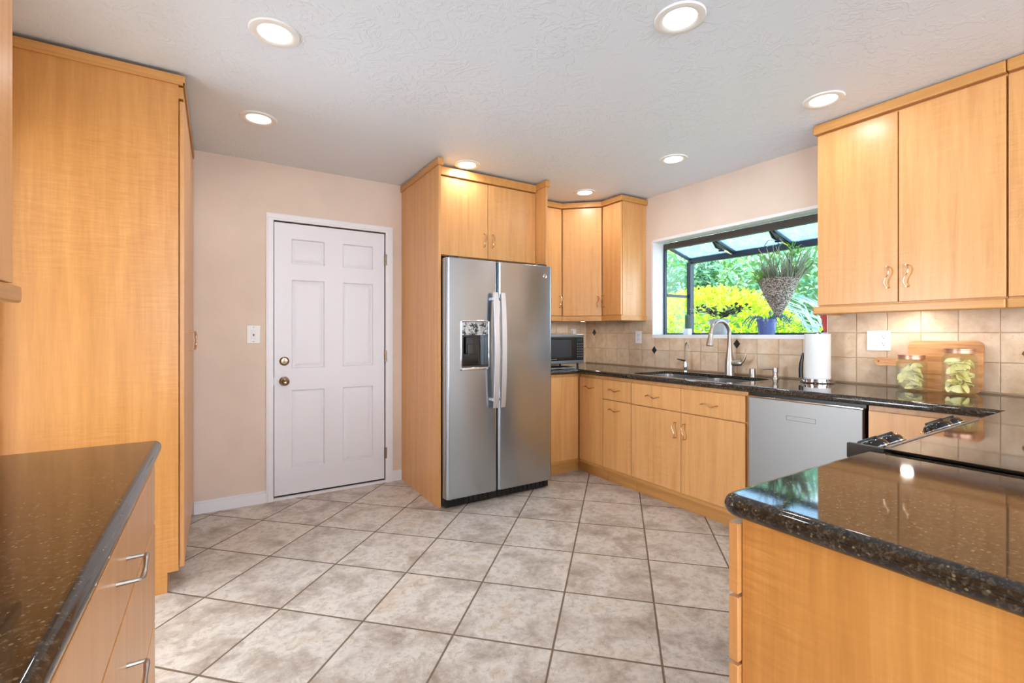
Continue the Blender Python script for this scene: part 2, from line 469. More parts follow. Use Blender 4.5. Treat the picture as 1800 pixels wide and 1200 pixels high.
def leaf(name, a, b, tr=.35, rough=.5):
    t = NT(name); rnd = t.n('NewGeometry').outputs['Random Per Island']
    col = t.ramp(rnd, [(0, lin(a)), (1, lin(b))])
    d = t.n('BsdfPrincipled'); t.l(col, d.inputs['Base Color']); d.inputs['Roughness'].default_value = rough
    tl = t.n('BsdfTranslucent'); t.l(col, tl.inputs[0])
    mx = t.n('MixShader'); mx.inputs[0].default_value = tr
    t.l(d.outputs[0], mx.inputs[1]); t.l(tl.outputs[0], mx.inputs[2]); t.l(mx.outputs[0], t.out.inputs[0]); return t.m
M['leaf_lime'] = leaf('lime_hedge_leaves', (150, 190, 30), (226, 232, 70))
M['leaf_teal'] = leaf('blue_green_leaves', (104, 168, 146), (200, 224, 186))
M['leaf_pale'] = leaf('pale_grey_leaves', (130, 150, 170), (190, 200, 205))
M['leaf_dark'] = leaf('dark_variegated_leaves', (50, 44, 34), (112, 106, 70), .06)
M['leaf_green'] = leaf('green_leaves', (84, 150, 50), (146, 180, 70), .3)
M['leaf_succ'] = leaf('grey_green_succulent', (110, 122, 98), (176, 178, 150), .25)
M['leaf_spiky'] = leaf('spiky_leaves', (70, 92, 60), (150, 130, 84), .2)
M['leaf_trail'] = leaf('trailing_succulent_leaves', (52, 84, 92), (110, 150, 146), .2)
M['bark'] = plain('pale_bark', (150, 132, 122), .9, mottle=.3, bump=.5)
M['fence'] = plain('weathered_fence_boards', (142, 132, 132), .8, mottle=.12)
M['concrete'] = plain('pale_concrete', (214, 208, 200), .85, mottle=.08)
M['grass'] = plain('garden_soil_ground', (140, 140, 92), .95, mottle=.3, bump=.4)
M['wood_floor'] = plain('dark_wood_floor', (92, 66, 48), .3, mottle=.25)
M['rear_wall'] = plain('rear_wall_paint', (224, 224, 222), .7, mottle=.02)

# ------------------------------------------------------------------ the room shell
XW, YB, ZC, XL, YR = 3.35, 3.83, 2.465, -0.76, -5.0
struct('floor', box(XL - .15, XW + .15, -.30, YB + .15, -.08, 0), M['floor'])
struct('floor', box(XL - .15, XW + .15, YR - .15, -.30, -.08, 0), M['wood_floor'])
struct('floor', box(-3.4, XL - .15, 1.0, 3.4, -.08, 0), M['floor'])   # added unseen side room beyond the doorway, shuts out the sun
struct('ceiling', box(-3.4, XL - .15, 1.0, 3.4, ZC, ZC + .12), M['rear_wall'])
for q in ((-3.4, XL - .15, .88, 1.0), (-3.4, XL - .15, 3.4, 3.52)): struct('wall_left', box(*q, 0, ZC), M['rear_wall'])  # added side room walls, they block the sun
sw_ = struct('wall_left', box(-3.52, -3.4, .88, 3.52, 0, ZC), M['rear_wall'])
cut(sw_, box(-3.6, -3.3, 1.3, 3.1, .3, 2.1))  # opening made for the doorway fill lamp
struct('ceiling', box(-2.6, XL - .15, YR - .15, .88, ZC, ZC + .12), M['rear_wall'])   # unseen eave slab, added to block sun at the side window opening
struct('ceiling', box(XL - .15, XW + .15, YR - .15, YB + .15, ZC, ZC + .12), M['ceiling'])
wb = struct('wall_back', box(XL - .15, XW + .15, YB, YB + .15, 0, ZC), M['wall'])
cut(wb, box(.342, 1.184, YB - .1, YB + .11, -.1, 2.058))
wr = struct('wall_right', box(XW, XW + .13, YR, YB, 0, ZC), M['wall'])
WY0, WY1, WZ0, WZ1 = 1.475, 2.92, 1.215, 2.06
cut(wr, box(XW - .1, XW + .3, WY0, WY1, WZ0, WZ1))
wl = struct('wall_left', box(XL - .15, XL, YR, YB, 0, ZC), M['wall'])
cut(wl, box(XL - .3, XL + .1, -3.7, -1.1, .15, 2.3))  # unseen window opening added for the side fill lamp
cut(wl, box(XL - .3, XL + .1, 1.76, 2.67, -.1, 2.05))  # unseen doorway added to let the fill light reach the base cabinets
wk = struct('wall_rear', box(XL - .15, XW + .15, YR - .15, YR, 0, ZC), M['rear_wall'])
cut(wk, box(-.4, 3.0, YR - .3, YR + .1, .95, 2.3))  # unseen window opening added to admit the rear fill light

# baseboards
def baseboard(x0, x1):
    bm = box(x0, x1, YB - .013, YB, 0, .072); bx(bm, x0, x1, YB - .009, YB, .072, .086, .003)
    return struct('baseboard_back', bm, M['white_trim'])
baseboard(-.13, .302); baseboard(1.236, 1.312)

# door casing
bm = bmesh.new()
for a, b in ((.302, .350), (1.176, 1.236)):
    bx(bm, a, b, YB - .016, YB, 0, 2.0525, .0015)
bx(bm, .302, 1.236, YB - .016, YB, 2.053, 2.102, .0015)
for a, b in ((.314, .338), (1.198, 1.224)): bx(bm, a, b, YB - .020, YB - .012, 0, 2.066, .002)
bx(bm, .314, 1.224, YB - .0201, YB - .012, 2.066, 2.090, .002)
bx(bm, .342, 1.184, YB - .012, YB + .09, 0, .018)
struct('trim_1', bm, M['white_trim'])

# door slab
door = struct('door_1', box(.356, 1.170, YB + .004, YB + .044, .030, 2.044, .0015), M['white_paint'])
PX = ((.473, .704), (.841, 1.076)); PZ = ((1.745, 1.93), (.966, 1.625), (.215, .80))
cb = bmesh.new()
for a, b in PX:
    for c, d in PZ:
        # sunk field with sloped sides
        y0, y1 = YB - .01, YB + .020
        o1 = [(a - .006, y0, c - .006), (b + .006, y0, c - .006), (b + .006, y0, d + .006), (a - .006, y0, d + .006)]
        o2 = [(a + .006, y1, c + .006), (b - .006, y1, c + .006), (b - .006, y1, d - .006), (a + .006, y1, d - .006)]
        A = [cb.verts.new(p) for p in o1]; B = [cb.verts.new(p) for p in o2]
        cb.faces.new(A[::-1]); cb.faces.new(B)
        for i in range(4): cb.faces.new((A[i], A[(i + 1) % 4], B[(i + 1) % 4], B[i]))
cut(door, cb)
for a, b in PX:
    for c, d in PZ:
        m = bmesh.new(); y1, y0 = YB + .0205, YB + .0060
        o1 = [(a + .010, y1, c + .010), (b - .010, y1, c + .010), (b - .010, y1, d - .010), (a + .010, y1, d - .010)]
        o2 = [(a + .040, y0, c + .040), (b - .040, y0, c + .040), (b - .040, y0, d - .040), (a + .040, y0, d - .040)]
        A = [m.verts.new(p) for p in o1]; B = [m.verts.new(p) for p in o2]
        m.faces.new(A[::-1]); m.faces.new(B)
        for i in range(4): m.faces.new((A[i], A[(i + 1) % 4], B[(i + 1) % 4], B[i]))
        obj('raised_panel', m, M['white_paint'], door)
struct('weather_strip', box(.357, 1.169, YB + .006, YB + .04, .0185, .0295), M['rubber'], door)
m = lathe(bmesh.new(), [(.034, 0), (.034, .006), (.028, .010), (.014, .014), (.014, .030), (.024, .040), (.030, .052), (.027, .064), (.014, .070), (.010, .068), (0, .068)], (.423, YB + .004, .872), (0, -1, 0))
obj('door_knob', m, M['bronze'], door, label='round aged nickel door knob')
m = lathe(bmesh.new(), [(.033, 0), (.033, .008), (.027, .013), (.020, .014), (0, .014)], (.423, YB + .004, 1.020), (0, -1, 0))
bx(m, .419, .427, YB - .028, YB - .008, 1.006, 1.036, .002)
obj('deadbolt', m, M['bronze'], door, label='aged nickel deadbolt with thumb turn')
obj('latch', box(.350, .3555, YB - .004, YB + .012, .845, .90), M['bronze'], door)
for z in (1.83, 1.04, .245):
    m = tube(bmesh.new(), [(1.174, YB - .022, z - .045), (1.174, YB - .022, z + .045)], .006)
    bx(m, 1.166, 1.184, YB - .0185, YB - .0165, z - .044, z + .044)
    obj('hinge', m, M['bronze'], door)

# ------------------------------------------------------------------ garden window
win = bpy.data.objects.new('window_1', None); COL.objects.link(win); win.location = (XW, 2.2, WZ0); win['kind'] = 'structure'
XI, XO = 3.485, 3.875
bm = bmesh.new()   # painted reveal of the wall opening
bx(bm, XW - .004, XI, WY1 - .006, WY1 + .012, WZ0, WZ1)
bx(bm, XW - .004, XI, WY0 - .012, WY0 + .006, WZ0, WZ1)
bx(bm, XW - .004, XI, WY0, WY1, WZ1 - .012, WZ1 + .012, .003)
obj('reveal', bm, M['white_trim'], win)
obj('sill', box(XW - .012, XO, WY0 - .005, WY1, WZ0 - .03, WZ0, .003), M['white_tile'], win)
m = bmesh.new()
bx(m, XI, XI + .05, WY0, WY1, 1.995, 2.048, .002)
obj('header', m, M['dark_header'], win, label='dark brown grained header bar')
m = bmesh.new()   # dark aluminium frame
fw = .022
bx(m, XI, XI + .03, WY1 - fw, WY1 - .004, WZ0, 2.0)
bx(m, XI, XI + .03, WY0 + .004, WY0 + fw, WZ0, 2.0)
for y in (WY1 - .045, WY0 + .004): bx(m, XO - .055, XO, y, y + .041, WZ0, 1.905, .002)
bx(m, XO - .035, XO, WY0 + .004, WY1 - .004, 1.893, 1.955, .002)
bx(m, XO - .030, XO, WY0 + .004, WY1 - .004, WZ0, WZ0 + .016)
for y in (WY1 - .024, WY0 + .004):
    bx(m, XI + .03, XO - .05, y, y + .020, WZ0, WZ0 + .014)
    bx(m, XI + .03, XO - .05, y, y + .020, 1.565, 1.590)
def slope_bar(bm, y0, y1, z_in, z_out, th, xa=XI + .045, xb=XO - .01):
    v = [bm.verts.new(c) for c in ((xa, y0, z_in - th), (xa, y1, z_in - th), (xa, y1, z_in), (xa, y0, z_in), (xb, y0, z_out - th), (xb, y1, z_out - th), (xb, y1, z_out), (xb, y0, z_out))]
    for q in ((0, 1, 2, 3), (7, 6, 5, 4), (0, 4, 5, 1), (1, 5, 6, 2), (2, 6, 7, 3), (3, 7, 4, 0)): bm.faces.new([v[i] for i in q])
for y0, y1 in ((WY1 - .030, WY1 - .004), (2.425, 2.462), (1.945, 1.982), (WY0 + .004, WY0 + .03)):
    slope_bar(m, y0, y1, 2.045, 1.950, .032)
obj('frame', m, M['dark_frame'], win)
for y0, y1 in ((2.462, WY1 - .03), (1.982, 2.425), (WY0 + .03, 1.945)):
    m = bmesh.new(); slope_bar(m, y0, y1, 2.034, 1.942, .006); obj('roof_pane', m, M['roof_pane'], win)
obj('front_pane', box(XO - .018, XO - .013, WY0 + .045, WY1 - .045, WZ0 + .016, 1.893), M['pane'], win)
for y in (WY1 - .015, WY0 + .012):
    m = bmesh.new(); bx(m, XI + .03, XO - .055, y, y + .004, WZ0 + .014, 1.565); bx(m, XI + .03, XO - .055, y, y + .004, 1.59, 1.96)
    obj('side_pane', m, M['pane'], win)
for y in (2.443, 1.963):
    m = bmesh.new()
    tube(m, [(3.55, y, 2.000), (3.60, y, 1.965), (3.64, y, 1.950)], [.012, .020, .012], 8)
    tube(m, [(3.635, y - .012, 1.952), (3.655, y - .02, 1.936), (3.655, y + .02, 1.936)], [.008, .013, .008], 8)
    b = obj('roof_bracket', m, M['black_plastic'], win)
    obj('support_rod', tube(bmesh.new(), [(3.655, y, 1.95), (3.80, y, 1.925)], .011, 8), M['chrome'], b)
for y in (2.80, 2.62, 2.32, 2.10, 1.82):
    obj('glazing_clip', lathe(bmesh.new(), [(.009, 0), (.009, .006), (0, .007)], (3.575, y, 2.012), (0, 0, -1), 12), M['black_plastic'], win)
m = bmesh.new(); bx(m, 3.78, 3.84, 1.70, 1.76, WZ0 + .0, WZ0 + .018, .004); tube(m, [(3.81, 1.73, WZ0 + .012), (3.79, 1.70, WZ0 + .032), (3.76, 1.66, WZ0 + .030)], .007, 8)
obj('window_crank', m, M['black_plastic'], win)

# ------------------------------------------------------------------ backsplash
def diamond(parent, y, z, s=.028):
    m = bmesh.new(); x0, x1 = XW - .0115, XW - .009
    q = [(y - s, z), (y, z + s * 1.25), (y + s, z), (y, z - s * 1.25)]
    A = [m.verts.new((x0, a, b)) for a, b in q]; B = [m.verts.new((x1, a, b)) for a, b in q]
    m.faces.new(A); m.faces.new(B[::-1])
    for i in range(4): m.faces.new((A[i], A[(i + 1) % 4], B[(i + 1) % 4], B[i]))
    obj('diamond_inset', m, M['diamond'], parent)
bs = thing('tile_backsplash', 'tumbled stone tile backsplash with dark diamonds on window wall behind the sink', 'backsplash', (XW, 2.2, .915))
m = box(XW - .010, XW, -.6, YB - .01, .915, WZ0 - .001)
bx(m, XW - .010, XW, -.6, WY0 - .002, WZ0 - .001, 1.352)
bx(m, XW - .010, XW, WY1 + .002, YB - .01, WZ0 - .001, 1.352)
obj('tile_field', m, M['splash_r'], bs)
for y, z in ((3.688, 1.238), (2.894, 1.076), (2.101, 1.146)): diamond(bs, y, z)
obj('caulk_bead', box(XW - .014, XW - .010, -.6, YB - .01, .915, .921), plain('caulk', (150, 122, 92), .7), bs)
m = box(XW - .0102, XI - .02, WY1 - .0075, WY1 - .0055, WZ0, 1.352)
obj('jamb_tile', m, M['white_tile'], bs)
tag(obj('tile_backsplash', box(2.262, XW, YB - .010, YB, .915, 1.352), M['splash_b'], at=(2.8, YB, .915)),
    'short stone tile backsplash behind the microwave on the door wall', 'backsplash')

# ------------------------------------------------------------------ recessed lights
def recessed(x, y, label):
    t = thing('recessed_light', label, 'ceiling light', (x, y, ZC), 'recessed ceiling lights')
    m = bmesh.new()
    prof = [(.062, -.001), (.068, -.006), (.080, -.0085), (.094, -.006), (.097, 0), (.062, 0)]
    n = 40; rings = []
    for r, h in prof: rings.append([m.verts.new((x + r * math.cos(2 * PI * k / n), y + r * math.sin(2 * PI * k / n), ZC + h)) for k in range(n)])
    for a, b in zip(rings, rings[1:]):
        for k in range(n): m.faces.new((a[k], a[(k + 1) % n], b[(k + 1) % n], b[k]))
    obj('trim_ring', m, M['white_plastic'], t)
    m = lathe(bmesh.new(), [(.062, 0), (.062, .004), (.05, .0052), (0, .0056)], (x, y, ZC - .0002), (0, 0, -1), 36)
    obj('diffuser', m, M['lamp'], t)
    return t
CANS = [(.203, 2.164, 'recessed light with white ring nearest above the tall pantry cabinet side'),
        (.205, 3.07, 'recessed light over the floor before the white door'),
        (1.556, 3.09, 'recessed light just above the refrigerator cabinet doors'),
        (2.737, 3.145, 'recessed light by the diagonal corner wall cabinet'),
        (2.75, 2.21, 'recessed light above the sink before the garden window'),
        (2.727, 1.226, 'recessed light beside the crown of the right wall cabinet'),
        (1.544, 1.21, 'large looking recessed light nearest the camera, top right of centre')]
first = recessed(*CANS[0])
for x, y, lb in CANS[1:]: dup(first, (x, y, ZC), lb)
for x, y in [(c[0], c[1]) for c in CANS] + [(.2, 1.2), (.2, -.6), (1.5, -.6), (2.7, -.4)]:  # extra spots hold unseen lamps added for light, without fixtures
    lamp('can_and_fill_lamp', 'AREA', (x, y, ZC - .012), CAN_W, (.93, .97, 1.0), (0, 0, 0), .12)

# ------------------------------------------------------------------ cabinet hardware and helpers
def pull(parent, c, u, v, n, L=.104, amp=.0085, out=.028, mat='pull'):
    """S curved bar pull: c centre on the door face, u along the bar, v across, n out of the face"""
    c, u, v, n = Vector(c), Vector(u), Vector(v), Vector(n)
    m = bmesh.new(); pts, rad = [], []
    for i in range(17):
        s = i / 16 * 2 - 1
        pts.append(c + u * (s * L / 2) + v * (amp * math.sin(s * PI)) + n * (out + .003 * math.cos(s * PI / 2)))
        rad.append(.0034 + .0018 * abs(math.sin(s * PI)))
    tube(m, pts, rad, 8, flat=.8, up=n)
    for s in (-1, 1):
        e = pts[0] if s < 0 else pts[-1]
        tube(m, [c + u * (s * L / 2), e], [.0048, .0038], 8)
    return obj('handle', m, M[mat], parent)

def door_x(parent, name, X, sgn, y0, y1, z0, z1, mat='wood', th=.019, gap=.0018):
    """door on a face of constant x; sgn is the outward direction"""
    a, b = (X - th, X) if sgn > 0 else (X, X + th)
    return obj(name, box(a, b, y0 + gap, y1 - gap, z0 + gap, z1 - gap, .0012, 1), M[mat], parent)

def door_y(parent, name, Y, sgn, x0, x1, z0, z1, mat='wood', th=.019, gap=.0018):
    a, b = (Y - th, Y) if sgn > 0 else (Y, Y + th)
    return obj(name, box(x0 + gap, x1 - gap, a, b, z0 + gap, z1 - gap, .0012, 1), M[mat], parent)

# ------------------------------------------------------------------ pantry (left, far)
pt = thing('pantry_cabinet', 'floor to ceiling maple pantry cabinet against the door wall', 'cabinet', (-.45, 3.28, 0))
m = box(XL + .002, -.154, 2.735, 2.755, .095, 2.415); bx(m, XL + .002, -.197, 2.735, 2.755, 0, .0952)
obj('side_panel', m, M['wood_pantry'], pt)
m = box(XL + .002, -.158, 2.756, YB - .002, .10, 2.413)
obj('body', m, M['carcass'], pt)
obj('toe_kick', box(-.215, -.199, 2.756, YB - .002, 0, .10), M['wood_trim'], pt)
for y0, y1, yh in ((2.742, 3.268, 3.215), (3.270, 3.815, 3.325)):
    d = door_x(pt, 'door', -.132, 1, y0, y1, .105, 2.335)
    pull(d, (-.132, yh, 1.183), (0, 0, 1), (0, 1, 0), (1, 0, 0))
obj('top_rail', box(-.156, -.136, 2.742, YB - .002, 2.345, 2.40, .001), M['wood_trim'], pt)
m = prism(bmesh.new(), [(XL + .002, 2.722), (-.128, 2.722), (-.128, YB - .002), (XL + .002, YB - .002)], 2.4155, 2.4485, .003, 2)
bx(m, XL + .002, -.130, 2.7235, 2.7345, 2.404, 2.4157); bx(m, -.135, -.1295, 2.7235, YB - .002, 2.404, 2.4157)
obj('crown', m, M['wood_trim_x'], pt)

# left base cabinets and worktop
def left_base(y0, y1, label):
    t = thing('drawer_cabinet', label, 'cabinet', (-.45, (y0 + y1) / 2, 0), 'base cabinets under the left worktop')
    obj('body', box(XL + .002, -.170, y0, y1, .10, .872, .001), M['wood_fig'], t)
    obj('toe_kick', box(-.235, -.22, y0, y1, 0, .10), M['wood_trim'], t)
    for z0, z1 in ((.682, .846), (.40, .678), (.115, .396)):
        d = door_x(t, 'drawer', -.150, 1, y0, y1, z0, z1)
        zc = {.682: .778, .40: .566, .115: .30}[z0]
        pull(d, (-.150, (y0 + y1) / 2, zc), (0, 1, 0), (0, 0, 1), (1, 0, 0), .115, .009, .032, 'nickel')
    return t
left_base(.572, 1.688, 'maple three drawer base cabinet under the left dark worktop, far one')
left_base(-.55, .570, 'maple drawer base cabinet under the left dark worktop, nearest the viewer')
m = prism(bmesh.new(), [(XL + .002, -.55), (-.134, -.55), (-.134, 1.700), (XL + .002, 1.700)], .875, .915, .0185, 5, [2], .02)
tag(obj('worktop', m, M['granite'], at=(-.45, .6, .875)), 'dark brown speckled stone worktop on the left base cabinets', 'worktop')

# left upper cabinet
t = thing('wall_cabinet', 'maple wall cabinet on the left wall over the left worktop, cut by frame', 'cabinet', (-.6, 1.1, 1.34))
obj('body', box(XL + .002, -.460, .20, 1.690, 1.345, 2.40, .001), M['wood'], t)
for y0, y1 in ((.20, .945), (.945, 1.690)):
    d = door_x(t, 'door', -.440, 1, y0, y1, 1.348, 2.395)
    pull(d, (-.440, .945 + (.05 if y0 > .5 else -.05), 1.46), (0, 0, 1), (0, 1, 0), (1, 0, 0))
obj('light_rail', box(XL + .002, -.428, .20, 1.712, 1.300, 1.3445, .008, 3), M['wood_trim'], t)
obj('crown', box(XL + .002, -.425, .20, 1.712, 2.401, 2.46, .004), M['wood_trim'], t)

# ------------------------------------------------------------------ refrigerator and its enclosure
fe = thing('refrigerator_cabinet', 'maple enclosure around the refrigerator with two cabinet doors above', 'cabinet', (1.78, 3.45, 0))
obj('left_panel', box(1.314, 1.333, 3.052, YB - .002, 0, 2.412, .001), M['wood'], fe)
obj('right_panel', box(2.243, 2.262, 3.052, YB - .002, 1.352, 2.412, .001), M['wood'], fe)
obj('lower_right_panel', box(2.243, 2.262, 3.18, YB - .002, 0, .874, .001), M['wood'], fe)
obj('body', box(1.335, 2.241, 3.211, YB - .002, 1.80, 2.412), M['carcass'], fe)
for x0, x1, xh in ((1.335, 1.788, 1.752), (1.788, 2.241, 1.826)):
    d = door_y(fe, 'door', 3.190, -1, x0, x1, 1.803, 2.385)
    pull(d, (xh, 3.190, 1.944), (0, 0, 1), (1, 0, 0), (0, -1, 0), .100)
m = box(1.302, 1.345, 3.035, YB - .002, 2.405, 2.455, .005); bx(m, 2.232, 2.274, 3.035, YB - .002, 2.405, 2.455, .005)
bx(m, 1.34, 2.235, 3.172, 3.215, 2.388, 2.450, .005)
obj('crown', m, M['wood_trim'], fe)

fr = thing('refrigerator', 'stainless steel side by side refrigerator with water dispenser', 'refrigerator', (1.78, 3.4, 0))
FX0, FXM, FX1, FYF = 1.3345, 1.742, 2.240, 2.960
obj('body', box(1.342, 2.232, 3.035, 3.78, .02, 1.742, .004), M['dark_grey'], fr)
def fdoor(x0, x1):
    b = bmesh.new(); n = 10
    # gently crowned front, rounded outer corners
    prof = []
    r = .022
    for k in range(6):
        a = PI + k / 5 * PI / 2; prof.append((x0 + r + r * math.cos(a), FYF + r + r * math.sin(a)))
    for k in range(6):
        a = 1.5 * PI + k / 5 * PI / 2; prof.append((x1 - r + r * math.cos(a), FYF + r + r * math.sin(a)))
    prof += [(x1, 3.028), (x0, 3.028)]
    prism(b, prof, .075, 1.752, .006, 2)
    return b
ld = obj('door', fdoor(FX0, FXM - .003), M['steel'], fr)
rd = obj('door', fdoor(FXM + .003, FX1), M['steel'], fr)
DX0, DX1, DZ0, DZ1 = 1.438, 1.672, .965, 1.320
cut(ld, box(DX0 + .012, DX1 - .012, FYF - .02, FYF + .062, DZ0 + .02, DZ1 - .014, .006, 2))
dp = obj('dispenser', box(DX0 + .013, DX1 - .013, FYF + .056, FYF + .0615, DZ0 + .021, DZ1 - .015), M['black_gloss'], ld)
m = bmesh.new()   # bezel ring
def ring_frame(m, x0, x1, z0, z1, w, y0, y1, b=.002):
    bx(m, x0, x0 + w, y0, y1, z0, z1, b); bx(m, x1 - w, x1, y0, y1, z0, z1, b)
    bx(m, x0, x1, y0, y1, z0, z0 + w * 1.4, b); bx(m, x0, x1, y0, y1, z1 - w, z1, b)
ring_frame(m, DX0, DX1, DZ0, DZ1, .013, FYF - .007, FYF + .004, .004)
obj('dispenser_bezel', m, M['chrome'], ld)
def disp_panel():
    t = NT('dispenser_display'); p = t.objc(); n = t.noise(p, 42, 3, .6, dist=.8)
    col = t.ramp(n, [(.40, lin((52, 54, 58))), (.47, lin((150, 156, 164))), (.60, lin((196, 202, 210)))])
    t.bsdf(col, .12, .6, .6); return t.m
obj('control_display', box(DX0 + .0135, DX1 - .0135, FYF + .002, FYF + .030, 1.212, DZ1 - .0145, .002), disp_panel(), ld, label='mottled grey glossy control display')
m = box(1.50, 1.56, FYF + .030, FYF + .050, 1.08, 1.20, .006); bx(m, 1.508, 1.552, FYF + .018, FYF + .032, 1.075, 1.15, .006)
obj('dispenser_paddle', m, M['dark_grey'], ld)
obj('drip_tray', box(DX0 + .014, DX1 - .014, FYF + .004, FYF + .056, DZ0 + .0205, DZ0 + .030, .002), M['dark_grey'], ld)
for d, xc in ((ld, FXM - .044), (rd, FXM + .016)):
    m = bmesh.new(); pts = []
    zs = [.69 + (1.520 - .69) * i / 16 for i in range(17)]
    A = []
    for z in zs:
        s = (z - .69) / .83 * 2 - 1; y = FYF - .052 - .020 * (1 - s * s)
        A.append([m.verts.new(q) for q in ((xc - .019, y, z), (xc + .019, y, z), (xc + .016, y + .016, z), (xc - .016, y + .016, z))])
    for a, b in zip(A, A[1:]):
        for k in range(4): m.faces.new((a[k], a[(k + 1) % 4], b[(k + 1) % 4], b[k]))
    m.faces.new(A[0][::-1]); m.faces.new(A[-1])
    bmesh.ops.bevel(m, geom=[e for e in m.edges if abs(e.verts[0].co.z - e.verts[1].co.z) > .01], offset=.004, segments=2, affect='EDGES')
    for z in (.745, 1.475):
        bx(m, xc - .012, xc + .012, FYF - .050, FYF - .0005, z - .010, z + .010, .003)
    obj('handle', m, M['handle_steel'], d)
m = lathe(bmesh.new(), [(.017, 0), (.017, .002), (.014, .003), (0, .003)], (2.168, FYF - .0003, 1.672), (0, -1, 0), 24)
lg = obj('logo_badge', m, M['chrome'], rd, label='small round chrome badge')
m = bmesh.new()
for k in range(2):
    a0 = k * PI
    pts = [(2.168 + .0085 * math.cos(a0 + i / 8 * PI * 1.1), FYF - .0035, 1.672 + .011 * math.sin(a0 + i / 8 * PI * 1.1)) for i in range(9)]
    tube(m, pts, .0010, 5)
obj('script_mark', m, M['dark_grey'], lg)
m = box(1.345, 2.232, 3.005, 3.034, .012, .072, .004)
for i in range(22): bx(m, 1.37 + i * .039, 1.395 + i * .039, 2.999, 3.006, .022, .060)
obj('base_grille', m, M['black_plastic'], fr)
for x in (1.40, 2.17):
    obj('hinge_cover', box(x - .035, x + .035, 2.985, 3.07, 1.7525, 1.768, .003), M['dark_grey'], fr)
    obj('foot', lathe(bmesh.new(), [(.02, 0), (.02, .02)], (x, 3.07, 0)), M['black_plastic'], fr)

# ------------------------------------------------------------------ base cabinets of the sink run
XF = 2.695      # door faces
def base_run(y0, y1, label, name='base_cabinet'):
    t = thing(name, label, 'cabinet', (3.0, (y0 + y1) / 2, 0), 'base cabinets along the window wall')
    b = obj('body', box(XF + .021, XW - .012, y0, y1, .10, .873), M['wood'], t)
    obj('toe_kick', box(2.760, 2.776, y0, 3.268 if y1 > 3.1 else y1, 0, .10), M['wood_trim'], t)
    obj('bottom_rail', box(XF + .012, XF + .0205, y0, y1, .10, .128), M['wood_trim'], t)
    return t
t = base_run(2.878, 3.172, 'narrow maple base cabinet in the inner corner, one tall door', 'base_cabinet')
d = door_x(t, 'door', XF, -1, 2.878, 3.168, .129, .848); pull(d, (XF, 3.032, .768), (0, 1, 0), (0, 0, 1), (-1, 0, 0))
t = base_run(2.564, 2.876, 'maple base cabinet with small drawer over a pull out, left of the sink cabinet')
d = door_x(t, 'drawer', XF, -1, 2.564, 2.876, .688, .848); pull(d, (XF, 2.735, .770), (0, 1, 0), (0, 0, 1), (-1, 0, 0))
d = door_x(t, 'door', XF, -1, 2.564, 2.876, .129, .684); pull(d, (XF, 2.735, .611), (0, 1, 0), (0, 0, 1), (-1, 0, 0))
t = base_run(1.634, 2.562, 'wide maple sink base cabinet with two doors beneath the window')
d = door_x(t, 'false_drawer', XF, -1, 2.105, 2.562, .685, .848); pull(d, (XF, 2.345, .765), (0, 1, 0), (0, 0, 1), (-1, 0, 0))
d = door_x(t, 'false_drawer', XF, -1, 1.640, 2.105, .685, .848); pull(d, (XF, 1.880, .762), (0, 1, 0), (0, 0, 1), (-1, 0, 0))
d = door_x(t, 'door', XF, -1, 2.105, 2.562, .129, .681); pull(d, (XF, 2.146, .555), (0, 0, 1), (0, 1, 0), (-1, 0, 0))
d = door_x(t, 'door', XF, -1, 1.640, 2.105, .129, .681); pull(d, (XF, 2.070, .555), (0, 0, 1), (0, 1, 0), (-1, 0, 0))
# hollow the sink cabinet's body so the bowls fit
cut([c for c in t.children if c.name.startswith('body')][0], box(2.7205, 3.28, 1.67, 2.60, .60, .90))
for c in COL.objects:
    if c.name.startswith('body') and c.parent and c.parent.get('label', '').startswith('maple base cabinet with small drawer'): cut(c, box(2.7205, 3.28, 2.50, 2.62, .60, .90))
t = base_run(.552, 1.016, 'maple base cabinet with a drawer right of the dishwasher, behind the range')
d = door_x(t, 'drawer', XF, -1, .552, 1.012, .690, .848); pull(d, (XF, .745, .782), (0, 1, 0), (0, 0, 1), (-1, 0, 0))
d = door_x(t, 'door', XF, -1, .552, 1.012, .129, .686); pull(d, (XF, .95, .60), (0, 0, 1), (0, 1, 0), (-1, 0, 0))
# piece on the door wall beside the refrigerator
t = thing('base_cabinet', 'plain maple base cabinet between refrigerator and inner corner', 'cabinet', (2.8, 3.5, 0))
obj('body', box(2.264, XW - .012, 3.206, YB - .012, .10, .873), M['wood'], t)
door_y(t, 'front_panel', 3.180, -1, 2.264, 2.692, .129, .852)
obj('toe_kick', box(2.264, 2.7585, 3.254, 3.268, 0, .10), M['wood_trim_x'], t)
obj('bottom_rail', box(2.264, 2.706, 3.192, 3.2055, .10, .128), M['wood_trim_x'], t)

# dishwasher
dw = thing('dishwasher', 'stainless steel dishwasher under the worktop, hidden handle slot', 'dishwasher', (3.0, 1.32, 0))
obj('tub', box(2.725, 3.28, 1.030, 1.620, .05, .868), M['black_plastic'], dw)
dd = obj('door', box(2.688, 2.722, 1.032, 1.616, .135, .846, .003), M['steel_dw'], dw)
obj('top_trim', box(2.684, 2.722, 1.028, 1.620, .8475, .856, .002), M['chrome'], dw)
m = bmesh.new()
for q in ((1.245, 1.397, .766, .7675), (1.245, 1.397, .7425, .744), (1.245, 1.2465, .7425, .7675), (1.3955, 1.397, .7425, .7675)):
    bx(m, 2.6872, 2.6884, q[0], q[1], q[2], q[3])
obj('handle_pocket', m, M['dark_grey'], dd)
obj('kick_plate', box(2.752, 2.766, 1.030, 1.620, .005, .13), M['black_plastic'], dw)
obj('foot', lathe(bmesh.new(), [(.02, 0), (.02, .05)], (2.85, 1.3, 0)), M['black_plastic'], dw)

